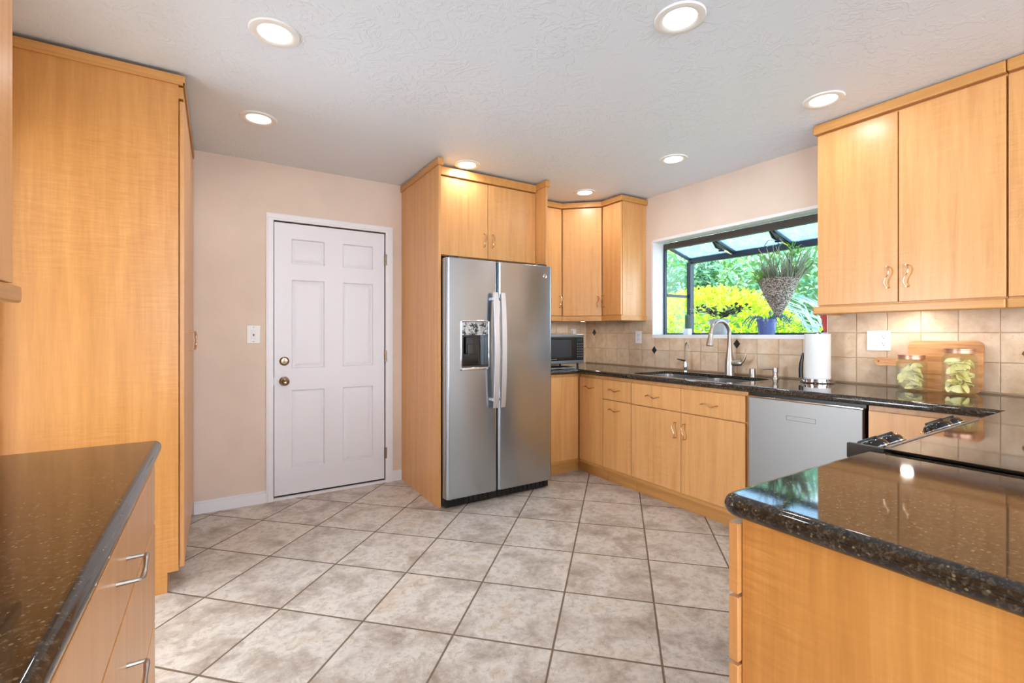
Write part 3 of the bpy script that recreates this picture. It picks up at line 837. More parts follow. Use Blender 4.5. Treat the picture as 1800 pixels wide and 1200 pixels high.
# ------------------------------------------------------------------ worktop of the sink run
wt = [(2.264, YB - .010), (2.264, 3.140), (2.655, 3.140), (2.655, .549), (2.262, .549), (2.262, -.10), (XW - .010, -.10), (XW - .010, YB - .010)]
m = prism(bmesh.new(), wt, .875, .915, .0185, 5)
top = tag(obj('worktop', m, M['granite'], at=(3.0, 2.0, .875)), 'long dark speckled stone worktop with sink cutout under the window', 'worktop')
SX0, SX1, SY0, SY1 = 2.728, 3.165, 1.735, 2.60
cb = prism(bmesh.new(), [(SX0, SY0), (SX1, SY0), (SX1 + .03, SY0 + .20), (SX1, SY1), (SX0, SY1)], .80, 1.0, 0, 1, [0, 1, 3, 4], .06, 6)
cut(top, cb)
cut(top, box(SX0 - .012, SX1 + .045, SY0 - .02, SY1 + .02, .80, .8955))
sk = thing('sink', 'double bowl stainless undermount sink in the dark worktop', 'sink', (2.98, 2.17, .66))
def bowl(y0, y1, x0, x1, zb):
    m = bmesh.new(); th = .004
    def shell(off, z0, z1):
        return [(x0 + off, y0 + off), (x1 - off, y0 + off), (x1 - off, y1 - off), (x0 + off, y1 - off)]
    o = prism(bmesh.new(), shell(0, 0, 0), zb - th, .895, 0, 1, [0, 1, 2, 3], .07, 6)
    return o
for y0, y1, zb, nm in ((2.185, 2.592, .68, 'bowl'), (1.742, 2.155, .70, 'bowl')):
    b = obj(nm, bowl(y0 - .004, y1 + .004, SX0 + .002, SX1 + .002, zb), M['sink'], sk)
    cut(b, prism(bmesh.new(), [(SX0 + .006, y0), (SX1 - .002, y0), (SX1 - .002, y1), (SX0 + .006, y1)], zb, .92, .0, 1, [0, 1, 2, 3], .066, 6))
    obj('drain', lathe(bmesh.new(), [(.045, 0), (.045, .003), (.03, .002), (0, .001)], ((SX0 + SX1) / 2, (y0 + y1) / 2, zb + .0003)), M['chrome'], b)
m = bmesh.new(); bx(m, SX0 + .01, SX1 - .01, 2.156, 2.180, .868, .886, .003)
obj('divider', m, M['sink'], sk)

# ------------------------------------------------------------------ taps
def arc(c, r, a0, a1, d, n=14):
    """arc in the vertical plane holding horizontal direction d"""
    d = Vector(d); return [Vector(c) + d * (r * math.cos(a0 + (a1 - a0) * i / n)) + Vector((0, 0, r * math.sin(a0 + (a1 - a0) * i / n))) for i in range(n + 1)]
fc = thing('kitchen_faucet', 'tall gooseneck pull down faucet in brushed nickel behind the sink', 'faucet', (3.245, 2.10, .915))
fx, fy = 3.245, 2.10
m = lathe(bmesh.new(), [(.036, 0), (.036, .004), (.033, .012), (.033, .075), (.031, .11), (.025, .145), (.019, .19), (.0155, .25)], (fx, fy, .915))
obj('faucet_body', m, M['nickel'], fc)
dv = Vector((-.98, .10, 0)).normalized()
c0 = Vector((fx, fy, 1.218)) + dv * .098
pts = [Vector((fx, fy, 1.15)), Vector((fx, fy, 1.19))] + arc(c0, .098, PI, 0.12 - .0, dv)[0:]
pts = [Vector((fx, fy, 1.15)), Vector((fx, fy, 1.19))] + [c0 + dv * (.098 * math.cos(a)) + Vector((0, 0, .098 * math.sin(a))) for a in [PI - i / 14 * (PI - .10) for i in range(15)]]
obj('spout', tube(bmesh.new(), pts, .0140, 14), M['nickel'], fc)
e = pts[-1]; dn = (dv * .16 + Vector((0, 0, -1))).normalized()
m = lathe(bmesh.new(), [(.0135, 0), (.0175, .006), (.0165, .02), (.019, .045), (.025, .078), (.026, .092), (.021, .096), (0, .095)], e, dn)
obj('spray_head', m, M['nickel'], fc)
m = lathe(bmesh.new(), [(.023, 0), (.023, .045), (.020, .062), (.010, .070), (0, .070)], (fx, fy - .028, 1.005), (0, -1, .06))
tube(m, [(fx, fy - .090, 1.008), (fx, fy - .110, 1.028), (fx, fy - .124, 1.055), (fx, fy - .130, 1.082)], [.012, .010, .007, .005], 10)
obj('lever_handle', m, M['nickel'], fc)

ft = thing('filter_tap', 'small thin hooked water filter tap left of the tall faucet', 'faucet', (3.26, 2.50, .915))
m = lathe(bmesh.new(), [(.020, 0), (.020, .006), (.013, .010), (.015, .03), (.018, .034), (.018, .07), (.012, .080), (.007, .084)], (3.26, 2.50, .915))
obj('tap_body', m, M['chrome'], ft)
dd_ = Vector((-.5, -.85, 0)).normalized(); cc = Vector((3.26, 2.50, 1.12)) + dd_ * .032
pp = [Vector((3.26, 2.50, .99)), Vector((3.26, 2.50, 1.10))] + [cc + dd_ * (.032 * math.cos(a)) + Vector((0, 0, .032 * math.sin(a))) for a in [PI - i / 10 * (PI - .35) for i in range(11)]] + [cc + dd_ * .04 + Vector((0, 0, -.012))]
obj('spout', tube(bmesh.new(), pp, .0052, 10), M['nickel'], ft)
obj('lever', tube(bmesh.new(), [(3.26, 2.50, 1.000), (3.25, 2.545, 1.008), (3.245, 2.57, 1.012)], [.008, .006, .004], 8), M['black_plastic'], ft)

m = lathe(bmesh.new(), [(.027, 0), (.027, .004), (.021, .006), (.021, .055), (.019, .058), (0, .058)], (3.25, 1.925, .915))
tag(obj('air_gap', m, M['nickel'], at=(3.25, 1.925, .915)), 'short brushed nickel air gap cylinder right of the tall faucet', 'air gap')
sd = thing('soap_dispenser', 'brushed nickel soap pump beside the paper towel holder', 'soap dispenser', (3.24, 1.757, .915))
obj('pump_body', lathe(bmesh.new(), [(.026, 0), (.026, .005), (.018, .008), (.018, .02), (.014, .028), (.014, .040), (.018, .043), (.018, .075), (0, .077)], (3.24, 1.757, .915)), M['nickel'], sd)
obj('nozzle', tube(bmesh.new(), [(3.24, 1.757, .978), (3.20, 1.80, .980), (3.185, 1.815, .975)], [.006, .0045, .004], 8), M['nickel'], sd)

# ------------------------------------------------------------------ paper towel
tx, ty = 3.205, 1.475
tw = thing('paper_towel_holder', 'chrome and black paper towel stand next to the soap pump', 'paper towel holder', (tx, ty, .915))
obj('base', lathe(bmesh.new(), [(.092, 0), (.094, .004), (.094, .010), (.088, .013), (.088, .026), (.080, .029), (0, .029)], (tx, ty, .915), n=40), M['chrome'], tw)
obj('rod', tube(bmesh.new(), [(tx, ty, .94), (tx, ty, 1.226)], .008, 10), M['chrome'], tw)
m = tube(bmesh.new(), [(tx - .02, ty + .088, .94), (tx - .02, ty + .090, .99), (tx - .02, ty + .087, 1.03), (tx - .02, ty + .080, 1.07), (tx - .02, ty + .076, 1.10)], [.014, .014, .013, .010, .005], 10, flat=.5)
obj('tension_arm', m, M['black_plastic'], tw)
m = bmesh.new(); n = 40
pr = [(.020, .9445), (.069, .9445), (.0705, .947), (.0705, 1.219), (.069, 1.2215), (.020, 1.2215)]
rings = [[m.verts.new((tx + r * math.cos(2 * PI * k / n), ty + r * math.sin(2 * PI * k / n), z)) for k in range(n)] for r, z in pr]
rings.append(rings[0])
for a, b in zip(rings, rings[1:]):
    for k in range(n): m.faces.new((a[k], a[(k + 1) % n], b[(k + 1) % n], b[k]))
tag(obj('paper_towel_roll', m, M['paper'], at=(tx, ty, .9445)), 'white paper towel roll standing on its chrome holder', 'paper towel')

# ------------------------------------------------------------------ cutting board and jars
def board():
    b = bmesh.new(); r = .03
    # outline in (y, z): rounded rectangle with a handle running to +y
    y0, y1, z0, z1 = .745, 1.048, .9175, 1.180
    out = []
    def arcp(cy, cz, r, a0, a1, n=6):
        for i in range(n + 1):
            a = R(a0 + (a1 - a0) * i / n); out.append((cy + r * math.cos(a), cz + r * math.sin(a)))
    arcp(y0 + r, z0 + r, r, 180, 270); arcp(y1 - r, z0 + r, r, 270, 360)
    out.append((y1, 1.028)); out.append((1.10, 1.040)); out.append((1.15, 1.041))
    arcp(1.185, 1.060, .021, -80, 100, 8)
    out.append((1.15, 1.079)); out.append((1.10, 1.080)); out.append((y1, 1.092))
    arcp(y1 - r, z1 - r, r, 0, 90); arcp(y0 + r, z1 - r, r, 90, 180)
    A = [b.verts.new((0, y, z)) for y, z in out]; B = [b.verts.new((.016, y, z)) for y, z in out]
    b.faces.new(A); b.faces.new(B[::-1])
    for i in range(len(out)): b.faces.new((A[i], A[(i + 1) % len(out)], B[(i + 1) % len(out)], B[i]))
    b.normal_update()
    bmesh.ops.bevel(b, geom=[e for e in b.edges if abs(e.verts[0].co.x - e.verts[1].co.x) < 1e-6], offset=.003, segments=2, affect='EDGES')
    for v in b.verts:   # lean against the tiles
        h = v.co.z - .915; v.co.x = 3.285 + v.co.x + h * .13
    return b
bd = tag(obj('cutting_board', board(), M['board'], at=(3.3, .9, .915)), 'wooden cutting board with a side handle leaning on the tiles', 'cutting board')
cut(bd, lathe(bmesh.new(), [(.005, 0), (.005, .1)], (3.27, 1.188, 1.060), (1, 0, 0), 12))

def jar(x0, x1, y0, y1, zt, label, glabel, n, seed):
    t = thing('glass_jar', label, 'jar', ((x0 + x1) / 2, (y0 + y1) / 2, .9155))
    c = .022
    def octo(o): return [(x0 + c + o * .4, y0 + o), (x1 - c - o * .4, y0 + o), (x1 - o, y0 + c + o * .4), (x1 - o, y1 - c - o * .4), (x1 - c - o * .4, y1 - o), (x0 + c + o * .4, y1 - o), (x0 + o, y1 - c - o * .4), (x0 + o, y0 + c + o * .4)]
    xc, yc = (x0 + x1) / 2, (y0 + y1) / 2
    levels = [(.012, .9157), (0, .926), (0, zt - .022), (.008, zt - .010), (.014, zt - .003)]
    m = bmesh.new(); rings = [[m.verts.new((x, y, z)) for x, y in octo(o)] for o, z in levels]
    for o, z in reversed(levels):   # inner skin
        rings.append([m.verts.new((xc + (x - xc) * .955, yc + (y - yc) * .955, max(z, .9235))) for x, y in octo(o)])
    for a, b in zip(rings, rings[1:]):
        for k in range(8): m.faces.new((a[k], a[(k + 1) % 8], b[(k + 1) % 8], b[k]))
    m.faces.new(rings[0][::-1]); m.faces.new(rings[-1])
    obj('glass_body', m, M['jar_glass'], t, smooth=False)
    lr = min(x1 - x0, y1 - y0) * .485
    m = lathe(bmesh.new(), [(lr - .006, 0), (lr, .001), (lr, .018), (lr + .002, .020), (lr + .002, .024), (lr - .004, .026), (0, .026)], (xc, yc, zt - .002), n=40)
    obj('lid', m, M['copper'], t)
    rn = random.Random(seed); g = glabel
    k = 0; placed = []
    z = .938
    tries = 0
    while k < n and tries < 4000:
        tries += 1
        L = rn.uniform(.050, .072); W = L * rn.uniform(.45, .7)
        px = rn.uniform(x0 + .028, x1 - .028); py = rn.uniform(y0 + .028, y1 - .028); pz = .938 + (zt - .915 - .062) * (k / (n - 1))
        if any((Vector((px, py, pz)) - q).length < .0155 for q in placed): continue
        placed.append(Vector((px, py, pz)))
        b = bmesh.new(); nu, nv = 9, 5; grid = []
        bend = rn.uniform(.6, 1.6); tw_ = rn.uniform(-.8, .8)
        for side in (0, 1):
            g_ = []
            for i in range(nu):
                u = i / (nu - 1) * 2 - 1; row = []
                for j in range(nv):
                    v = j / (nv - 1) * 2 - 1; wd = W / 2 * max(.16, math.sqrt(max(0, 1 - u * u * .96)))
                    x = u * L / 2; y = v * wd; zz = -bend * .012 * u * u + .008 * v * v * math.cos(tw_ + u) + tw_ * .006 * u * v
                    zz += (.0035 if side else -.0035) * (1 - .8 * v * v) * (1 - .7 * u * u)
                    row.append(b.verts.new((x, y, zz)))
                g_.append(row)
            grid.append(g_)
            for i in range(nu - 1):
                for j in range(nv - 1):
                    q = (g_[i][j], g_[i + 1][j], g_[i + 1][j + 1], g_[i][j + 1]); b.faces.new(q if side else q[::-1])
        A, B = grid
        loop = lambda G: [G[i][0] for i in range(nu)] + [G[nu - 1][j] for j in range(1, nv)] + [G[i][nv - 1] for i in range(nu - 2, -1, -1)] + [G[0][j] for j in range(nv - 2, 0, -1)]
        la, lb = loop(A), loop(B)
        for i in range(len(la)): b.faces.new((la[i], la[(i + 1) % len(la)], lb[(i + 1) % len(lb)], lb[i]))
        rot = Matrix.Rotation(rn.uniform(0, PI), 4, 'Z') @ Matrix.Rotation(rn.uniform(-1.1, 1.1), 4, 'X') @ Matrix.Rotation(rn.uniform(-.6, .6), 4, 'Y')
        bmesh.ops.transform(b, matrix=rot, verts=b.verts)
        mg = .011
        for v in b.verts:
            v.co += Vector((px, py, pz))
            v.co.x = min(max(v.co.x, x0 + mg), x1 - mg); v.co.y = min(max(v.co.y, y0 + mg), y1 - mg); v.co.z = min(max(v.co.z, .9255), zt - .012)
        o = tag(obj('dried_piece', b, M['chips'], at=(px, py, pz)), g, 'dried food', 'cream pieces in the ' + ('small jar' if seed == 3 else 'large jar'))
        k += 1
jar(3.12, 3.235, .935, 1.052, 1.086, 'smaller square glass jar with copper lid, left of the two', 'curled cream dried piece inside the smaller copper lidded jar', 36, 3)
jar(3.12, 3.245, .742, .860, 1.124, 'taller square glass jar with copper lid, right of the two', 'curled cream dried piece inside the taller copper lidded jar', 48, 5)

# crock, spoon and dried leaves at the frame's right edge
ck = thing('utensil_crock', 'cream crock on the worktop right of the tall jar, beyond the board', 'crock', (3.10, .375, .915))
m = lathe(bmesh.new(), [(.050, 0), (.058, .006), (.060, .15), (.063, .158), (.057, .158), (.054, .012), (0, .010)], (3.10, .375, .9152))
obj('crock_body', m, M['crock'], ck)
m = tube(bmesh.new(), [(3.10, .372, .930), (3.085, .43, 1.07), (3.070, .470, 1.10), (3.055, .505, 1.118), (3.045, .535, 1.130), (3.040, .556, 1.136)], [.006, .008, .016, .021, .018, .008], 12, flat=.45)
tag(obj('wooden_spoon', m, M['spoon_wood'], at=(3.1, .375, .93)), 'carved brown wooden spoon leaning from a crock at right frame edge', 'spoon')
pl = thing('dried_grass', 'pale dried grass blades before the right wall cabinet, frame edge', 'dried plant', (3.10, .375, .93))
m = bmesh.new()
def blade(m, pts, w):
    pts = [Vector(p) for p in pts]; L = []
    for i, p in enumerate(pts):
        s = i / (len(pts) - 1); ww = w * (math.sin(min(1, s * 1.15 + .12) * PI) ** .7 if s < 1 else 0) + .0004
        d = (pts[min(i + 1, len(pts) - 1)] - pts[max(0, i - 1)]).normalized(); sd = d.cross(Vector((1, .3, .2))).normalized()
        L.append((m.verts.new(p - sd * ww), m.verts.new(p + Vector((-.0015, 0, 0))), m.verts.new(p + sd * ww)))
    for a, b in zip(L, L[1:]): m.faces.new((a[0], a[1], b[1], b[0])); m.faces.new((a[1], a[2], b[2], b[1]))
blade(m, [(3.10, .375, .94), (3.02, .38, 1.28), (2.95, .43, 1.66), (2.95, .50, 1.755), (2.945, .545, 1.735), (2.94, .562, 1.70)], .006)
blade(m, [(3.10, .370, .94), (3.02, .38, 1.26), (2.97, .42, 1.52), (2.96, .48, 1.60), (2.95, .53, 1.588), (2.94, .556, 1.565)], .005)
blade(m, [(3.10, .365, .94), (3.02, .35, 1.27), (2.96, .28, 1.62), (2.94, .22, 1.66)], .006)
blade(m, [(3.105, .365, .94), (3.03, .33, 1.25), (2.97, .30, 1.45), (2.95, .27, 1.55)], .006)
obj('blades', m, M['straw'], pl)

# ------------------------------------------------------------------ microwave, tray
mw = thing('microwave', 'black and stainless countertop microwave in the corner by the refrigerator', 'microwave', (2.75, 3.58, .915))
MX0, MX1, MY = 2.512, 2.942, 3.40
obj('case', box(MX0, MX1, MY + .012, 3.76, .948, 1.218, .004), M['steel_dw'], mw)
obj('door', box(MX0 + .002, 2.842, MY - .006, MY + .0115, .976, 1.190, .004), M['black_gloss'], mw)
obj('door_window', box(MX0 + .04, 2.79, MY - .0075, MY - .0055, 1.005, 1.168, .001), M['dark_grey'], mw)
kp = obj('control_panel', box(2.846, MX1 - .002, MY - .006, MY + .0115, .976, 1.190, .004), M['black_plastic'], mw)
m = bmesh.new()
for r in range(6):
    for c in range(3):
        bx(m, 2.862 + c * .026, 2.873 + c * .026, MY - .0075, MY - .0058, 1.005 + r * .024, 1.011 + r * .024)
obj('keypad', m, M['grey_pot'], kp)
obj('display', box(2.862, 2.925, MY - .0075, MY - .0058, 1.155, 1.175), M['dark_grey'], kp)
m = box(MX0, MX1, MY - .008, MY + .012, .9485, .975, .003)
obj('lower_trim', m, M['steel_dw'], mw)
m = box(MX0, MX1, MY - .008, MY + .012, 1.191, 1.2185, .003)
obj('upper_trim', m, M['steel_dw'], mw)
m = bmesh.new()
for i in range(7): bx(m, 2.545 + i * .011, 2.551 + i * .011, MY - .0088, MY - .0058, .986, .993)
obj('lettering', m, M['grey_pot'], mw)
for x, y in ((MX0 + .03, MY + .05), (MX1 - .03, MY + .05), (MX0 + .03, 3.72), (MX1 - .03, 3.72)):
    obj('foot', lathe(bmesh.new(), [(.010, 0), (.012, .033)], (x, y, .915), n=12), M['black_plastic'], mw)
m = prism(bmesh.new(), [(2.30, 3.175), (2.66, 3.175), (2.69, 3.37), (2.30, 3.37)], .9155, .932, .004, 2)
t = thing('tray', 'flat black tray with silver rim on the worktop before the microwave', 'tray', (2.5, 3.27, .915))
obj('tray_body', m, M['black_gloss'], t)
obj('rim', box(2.30, 2.66, 3.168, 3.1745, .921, .930, .001), M['chrome'], t)

# ------------------------------------------------------------------ wall cabinets
UX = 3.03
def crown_y(y0, y1): ...
# right of the window
t = thing('wall_cabinet', 'maple two door wall cabinet right of the window', 'cabinet', (3.19, 1.0, 1.386), 'wall cabinets right of the window')
obj('body', box(UX + .021, XW - .001, .602, 1.396, 1.382, 2.44, .001), M['wood'], t)
for y0, y1, yh in ((1.003, 1.396, 1.045), (.602, 1.003, .962)):
    d = door_x(t, 'door', UX, -1, y0, y1, 1.388, 2.396, gap=.0028); pull(d, (UX, yh, 1.522), (0, 0, 1), (0, -1, 0), (-1, 0, 0), .110, .010)
m = box(UX - .020, UX + .006, .602, 1.412, 1.336, 1.3815, .009, 3); bx(m, UX + .0, XW - .001, 1.388, 1.4119, 1.3361, 1.3814, .008, 3)
obj('light_rail', m, M['wood_trim'], t)
m = box(UX - .018, XW - .001, .602, 1.412, 2.404, 2.460, .008, 3)
obj('crown', m, M['wood_trim'], t)
t = thing('wall_cabinet', 'maple wall cabinet cut by the right frame edge', 'cabinet', (3.19, .2, 1.386), 'wall cabinets right of the window')
obj('body', box(UX + .021, XW - .001, -.20, .600, 1.382, 2.44, .001), M['wood'], t)
for y0, y1, yh in ((.20, .600, .25), (-.20, .20, .15)):
    d = door_x(t, 'door', UX, -1, y0, y1, 1.388, 2.396, gap=.0028); pull(d, (UX, yh, 1.522), (0, 0, 1), (0, -1, 0), (-1, 0, 0), .110, .010)
obj('light_rail', box(UX - .020, UX + .006, -.20, .600, 1.336, 1.3815, .009, 3), M['wood_trim'], t)
obj('crown', box(UX - .018, XW - .001, -.20, .600, 2.404, 2.460, .008, 3), M['wood_trim'], t)

# corner group
t = thing('wall_cabinet', 'narrow maple wall cabinet left of the window with broad side panel', 'cabinet', (3.19, 3.12, 1.356), 'corner wall cabinets')
obj('body', box(UX + .021, XW - .001, 2.998, 3.250, 1.356, 2.44, .001), M['wood'], t)
d = door_x(t, 'door', UX, -1, 3.0, 3.236, 1.392, 2.396); pull(d, (UX, 3.213, 1.522), (0, 0, 1), (0, -1, 0), (-1, 0, 0))
obj('light_rail', box(UX - .010, XW - .001, 2.985, 3.245, 1.340, 1.388, .006, 3), M['wood_trim'], t)
obj('crown', box(UX - .018, XW - .001, 2.975, 3.240, 2.402, 2.450, .006, 3), M['wood_trim'], t)
t = thing('wall_cabinet', 'maple wall cabinet squeezed between refrigerator panel and diagonal cabinet', 'cabinet', (2.5, 3.66, 1.356), 'corner wall cabinets')
obj('body', box(2.264, 2.742, 3.521, YB - .002, 1.356, 2.44, .001), M['wood'], t)
d = door_y(t, 'door', 3.50, -1, 2.264, 2.760, 1.392, 2.396); pull(d, (2.730, 3.50, 1.522), (0, 0, 1), (1, 0, 0), (0, -1, 0))
obj('light_rail', box(2.264, 2.752, 3.488, YB - .002, 1.340, 1.388, .006, 3), M['wood_trim_x'], t)
obj('crown', box(2.264, 2.757, 3.482, YB - .002, 2.402, 2.450, .006, 3), M['wood_trim_x'], t)
t = thing('corner_cabinet', 'diagonal maple wall cabinet in the room corner', 'cabinet', (3.1, 3.6, 1.356), 'corner wall cabinets')
P1, P2 = Vector((2.764, 3.497, 0)), Vector((3.030, 3.243, 0))
dr = (P2 - P1).normalized(); nr = Vector((dr.y, -dr.x, 0)).normalized()
if nr.x > 0: nr = -nr
def diag(off0, off1, z0, z1, e0=0.0, e1=0.0, bev=.0012):
    a = P1 + dr * e0; b = P2 - dr * e1
    q = [a + nr * off0, b + nr * off0, b + nr * off1, a + nr * off1]
    return prism(bmesh.new(), [(v.x, v.y) for v in q], z0, z1, bev, 2)
B1, B2 = P1 - nr * .021, P2 - nr * .021
m = prism(bmesh.new(), [(2.745, YB - .002), (2.765, 3.540), (3.052, 3.262), (XW - .001, 3.252), (XW - .001, YB - .002)], 1.356, 2.44)
obj('body', m, M['wood'], t)
d = obj('door', diag(-.019, 0, 1.392, 2.396, .004, .004), M['wood'], t)
hc = P2 - dr * .035; pull(d, (hc.x, hc.y, 1.522), (0, 0, 1), tuple(dr), tuple(nr))
obj('light_rail', diag(-.03, .012, 1.340, 1.388, -.002, -.002, .006), M['wood_trim_x'], t)
obj('crown', diag(-.03, .020, 2.402, 2.450, -.003, -.003, .006), M['wood_trim_x'], t)

def puck(x, y, z, label):
    t = thing('puck_light', label, 'light', (x, y, z), 'under cabinet puck lights')
    obj('housing', lathe(bmesh.new(), [(.033, 0), (.033, .008), (.026, .012), (.0, .012)], (x, y, z), (0, 0, -1)), M['puck'], t)
    obj('lens', lathe(bmesh.new(), [(.022, 0), (.018, .002), (0, .003)], (x, y, z - .0122), (0, 0, -1)), M['puck_glow'], t)
puck(3.02, 3.50, 1.355, 'small round puck light under the diagonal corner cabinet')
puck(3.20, 1.02, 1.3815, 'small round puck light hidden under the right wall cabinet')
for x, y, zz, e in ((3.02, 3.50, 1.330, 1.0), (3.20, 1.02, 1.362, PUCK_W), (3.20, .35, 1.362, PUCK_W)):
    lamp('puck_lamp', 'AREA', (x, y, zz), e, (1.0, .92, .82), (0, 0, 0), .05)

# ------------------------------------------------------------------ peninsula
pn = thing('peninsula_cabinet', 'maple peninsula cabinet with figured end panel and drawers facing the sink', 'cabinet', (1.15, .2, 0))
obj('end_panel', box(.850, .870, -.10, .524, 0, .873, .001), M['wood_fig'], pn)
obj('body', box(.8705, 1.476, -.08, .520, .10, .873), M['carcass'], pn)
obj('toe_kick', box(.8705, 1.476, -.02, .450, 0, .10), M['wood_trim_x'], pn)
for z0, z1 in ((.722, .860), (.592, .718), (.360, .588), (.125, .356)):
    d = door_y(pn, 'drawer', .545, 1, .838, 1.476, z0, z1); pull(d, (1.157, .545, (z0 + z1) / 2), (1, 0, 0), (0, 0, 1), (0, 1, 0))
m = prism(bmesh.new(), [(.818, -.14), (1.478, -.14), (1.478, .556), (.818, .556)], .8735, .915, .0205, 6, [3, 0], .035, 6)
tag(obj('worktop', m, M['granite'], at=(1.15, .2, .87)), 'glossy dark stone peninsula worktop with rounded corner, front right', 'worktop')

# ------------------------------------------------------------------ range
rg = thing('range', 'black glass top range set into the peninsula', 'range', (1.87, .2, 0))
RX0, RX1 = 1.484, 2.256
obj('body', box(RX0 + .004, RX1 - .004, -.09, .520, .03, .905), M['dark_grey'], rg)
obj('cooktop', box(RX0 + .012, RX1 - .006, -.10, .512, .9055, .9225, .003), M['glass_top'], rg)
m = box(RX0 - .016, RX0 + .0115, -.10, .515, .9155, .9235, .002)
obj('side_trim', m, M['black_gloss'], rg)
obj('front_trim', box(RX0 + .010, RX1, .5125, .522, .906, .9245, .0015), M['steel_dw'], rg)
m = bmesh.new()
prof = [(.5225, .862), (.606, .862), (.608, .868), (.560, .897), (.534, .911), (.5225, .913)]
A = [m.verts.new((RX0 - .012, y, z)) for y, z in prof]; B = [m.verts.new((RX1, y, z)) for y, z in prof]
m.faces.new(A); m.faces.new(B[::-1])
for i in range(len(prof)): m.faces.new((A[i], A[(i + 1) % 6], B[(i + 1) % 6], B[i]))
cp = obj('control_panel', m, M['black_gloss'], rg)
m = bmesh.new()
bx(m, RX0 - .0165, RX0 - .0005, .516, .602, .880, .9225, .003)
obj('end_cap', m, M['dark_grey'], cp)
obj('oven_door', box(RX0 + .006, RX1 - .006, .5225, .560, .20, .860, .006), M['black_gloss'], rg)
m = tube(bmesh.new(), [(RX0 + .06, .600, .80), (RX1 - .06, .600, .80)], .012, 12)
for x in (RX0 + .09, RX1 - .09): tube(m, [(x, .5605, .80), (x, .600, .80)], .008, 8)
obj('oven_handle', m, M['steel_dw'], rg)
obj('storage_drawer', box(RX0 + .006, RX1 - .006, .5225, .555, .05, .195, .006), M['black_gloss'], rg)
for x in (1.545, 1.650, 2.055, 2.160):
    ax = (0, .5, .86)
    k = obj('knob', lathe(bmesh.new(), [(.041, 0), (.043, .004), (.042, .010), (.039, .019), (.032, .026), (.020, .030), (0, .032)], (x, .566, .8955), ax, 30), M['black_gloss'], cp)
    obj('knob_ring', lathe(bmesh.new(), [(.0425, .002), (.0435, .005), (.0425, .008), (.0405, .005)], (x, .566, .8955), ax, 30), M['chrome'], k)
    m = box(x - .006, x + .006, .566 - .027, .566 + .027, .8955 + .022, .8955 + .036, .004)
    bmesh.ops.transform(m, matrix=Matrix.Translation((0, .566, .8955)) @ Matrix.Rotation(-R(30), 4, 'X') @ Matrix.Translation((0, -.566, -.8955)), verts=m.verts)
    obj('knob_grip', m, M['black_plastic'], k)
for x in (RX0 + .08, RX1 - .08):
    for y in (0, .45): obj('foot', lathe(bmesh.new(), [(.02, 0), (.02, .03)], (x, y, 0), n=12), M['black_plastic'], rg)

# ------------------------------------------------------------------ switches and outlets
def plate_y(x, z, w, h, label, kind):   # on the back wall
    t = thing('light_switch' if kind == 'sw' else 'power_outlet', label, 'switch' if kind == 'sw' else 'outlet', (x, YB, z))
    s = .010 if kind != 'sw' else 0
    obj('cover_plate', box(x - w / 2, x + w / 2, YB - s - .007, YB - s - .0005, z - h / 2, z + h / 2, .0025), M['white_plastic'], t)
    return t
t = plate_y(.223, 1.217, .084, .128, 'white dimmer switch on the peach wall left of the door', 'sw')
obj('dimmer_body', box(.207, .239, YB - .0095, YB - .0068, 1.184, 1.252, .001), M['white_paint'], t)
obj('toggle', box(.214, .232, YB - .016, YB - .009, 1.222, 1.232, .002), M['white_plastic'], t)
obj('slider', box(.219, .227, YB - .011, YB - .009, 1.206, 1.220), M['dark_grey'], t)
for z in (1.268, 1.166): obj('screw', lathe(bmesh.new(), [(.003, 0), (.003, .001)], (.223, YB - .007, z), (0, -1, 0), 10), M['dark_grey'], t)
t = plate_y(3.165, 1.215, .07, .115, 'white outlet on tiles above the microwave', 'out')
obj('plug', box(3.130, 3.166, YB - .050, YB - .0172, 1.222, 1.262, .004), M['white_plastic'], t)
def plate_x(y0, y1, z0, z1, label, gangs):
    yc, zc = (y0 + y1) / 2, (z0 + z1) / 2; X = XW - .010
    t = thing('power_outlet', label, 'outlet', (X, yc, zc))
    obj('cover_plate', box(X - .007, X - .0005, y0, y1, z0, z1, .0025), M['white_plastic'], t)
    for yy, g in gangs:
        if g == 'rocker':
            obj('rocker_switch', box(X - .011, X - .0065, yy - .016, yy + .016, zc - .033, zc + .033, .002), M['white_paint'], t)
        else:
            r = obj('receptacle', box(X - .0085, X - .0065, yy - .016, yy + .016, zc - .033, zc + .033, .001), M['white_paint'], t)
            m = bmesh.new()
            for dz in (-.02, .02):
                bx(m, X - .0092, X - .0084, yy - .008, yy - .006, dz + zc, dz + zc + .008); bx(m, X - .0092, X - .0084, yy + .005, yy + .007, dz + zc, dz + zc + .008)
                bx(m, X - .0092, X - .0084, yy - .002, yy + .002, dz + zc - .009, dz + zc - .004)
            obj('slots', m, M['dark_grey'], r)
    return t
plate_x(1.140, 1.258, 1.122, 1.240, 'white double plate with rocker switch and outlet above the small jar', [(1.226, 'rocker'), (1.172, 'out')])
plate_x(3.040, 3.114, 1.133, 1.250, 'white single outlet on tiles left of the window', [(3.077, 'out')])

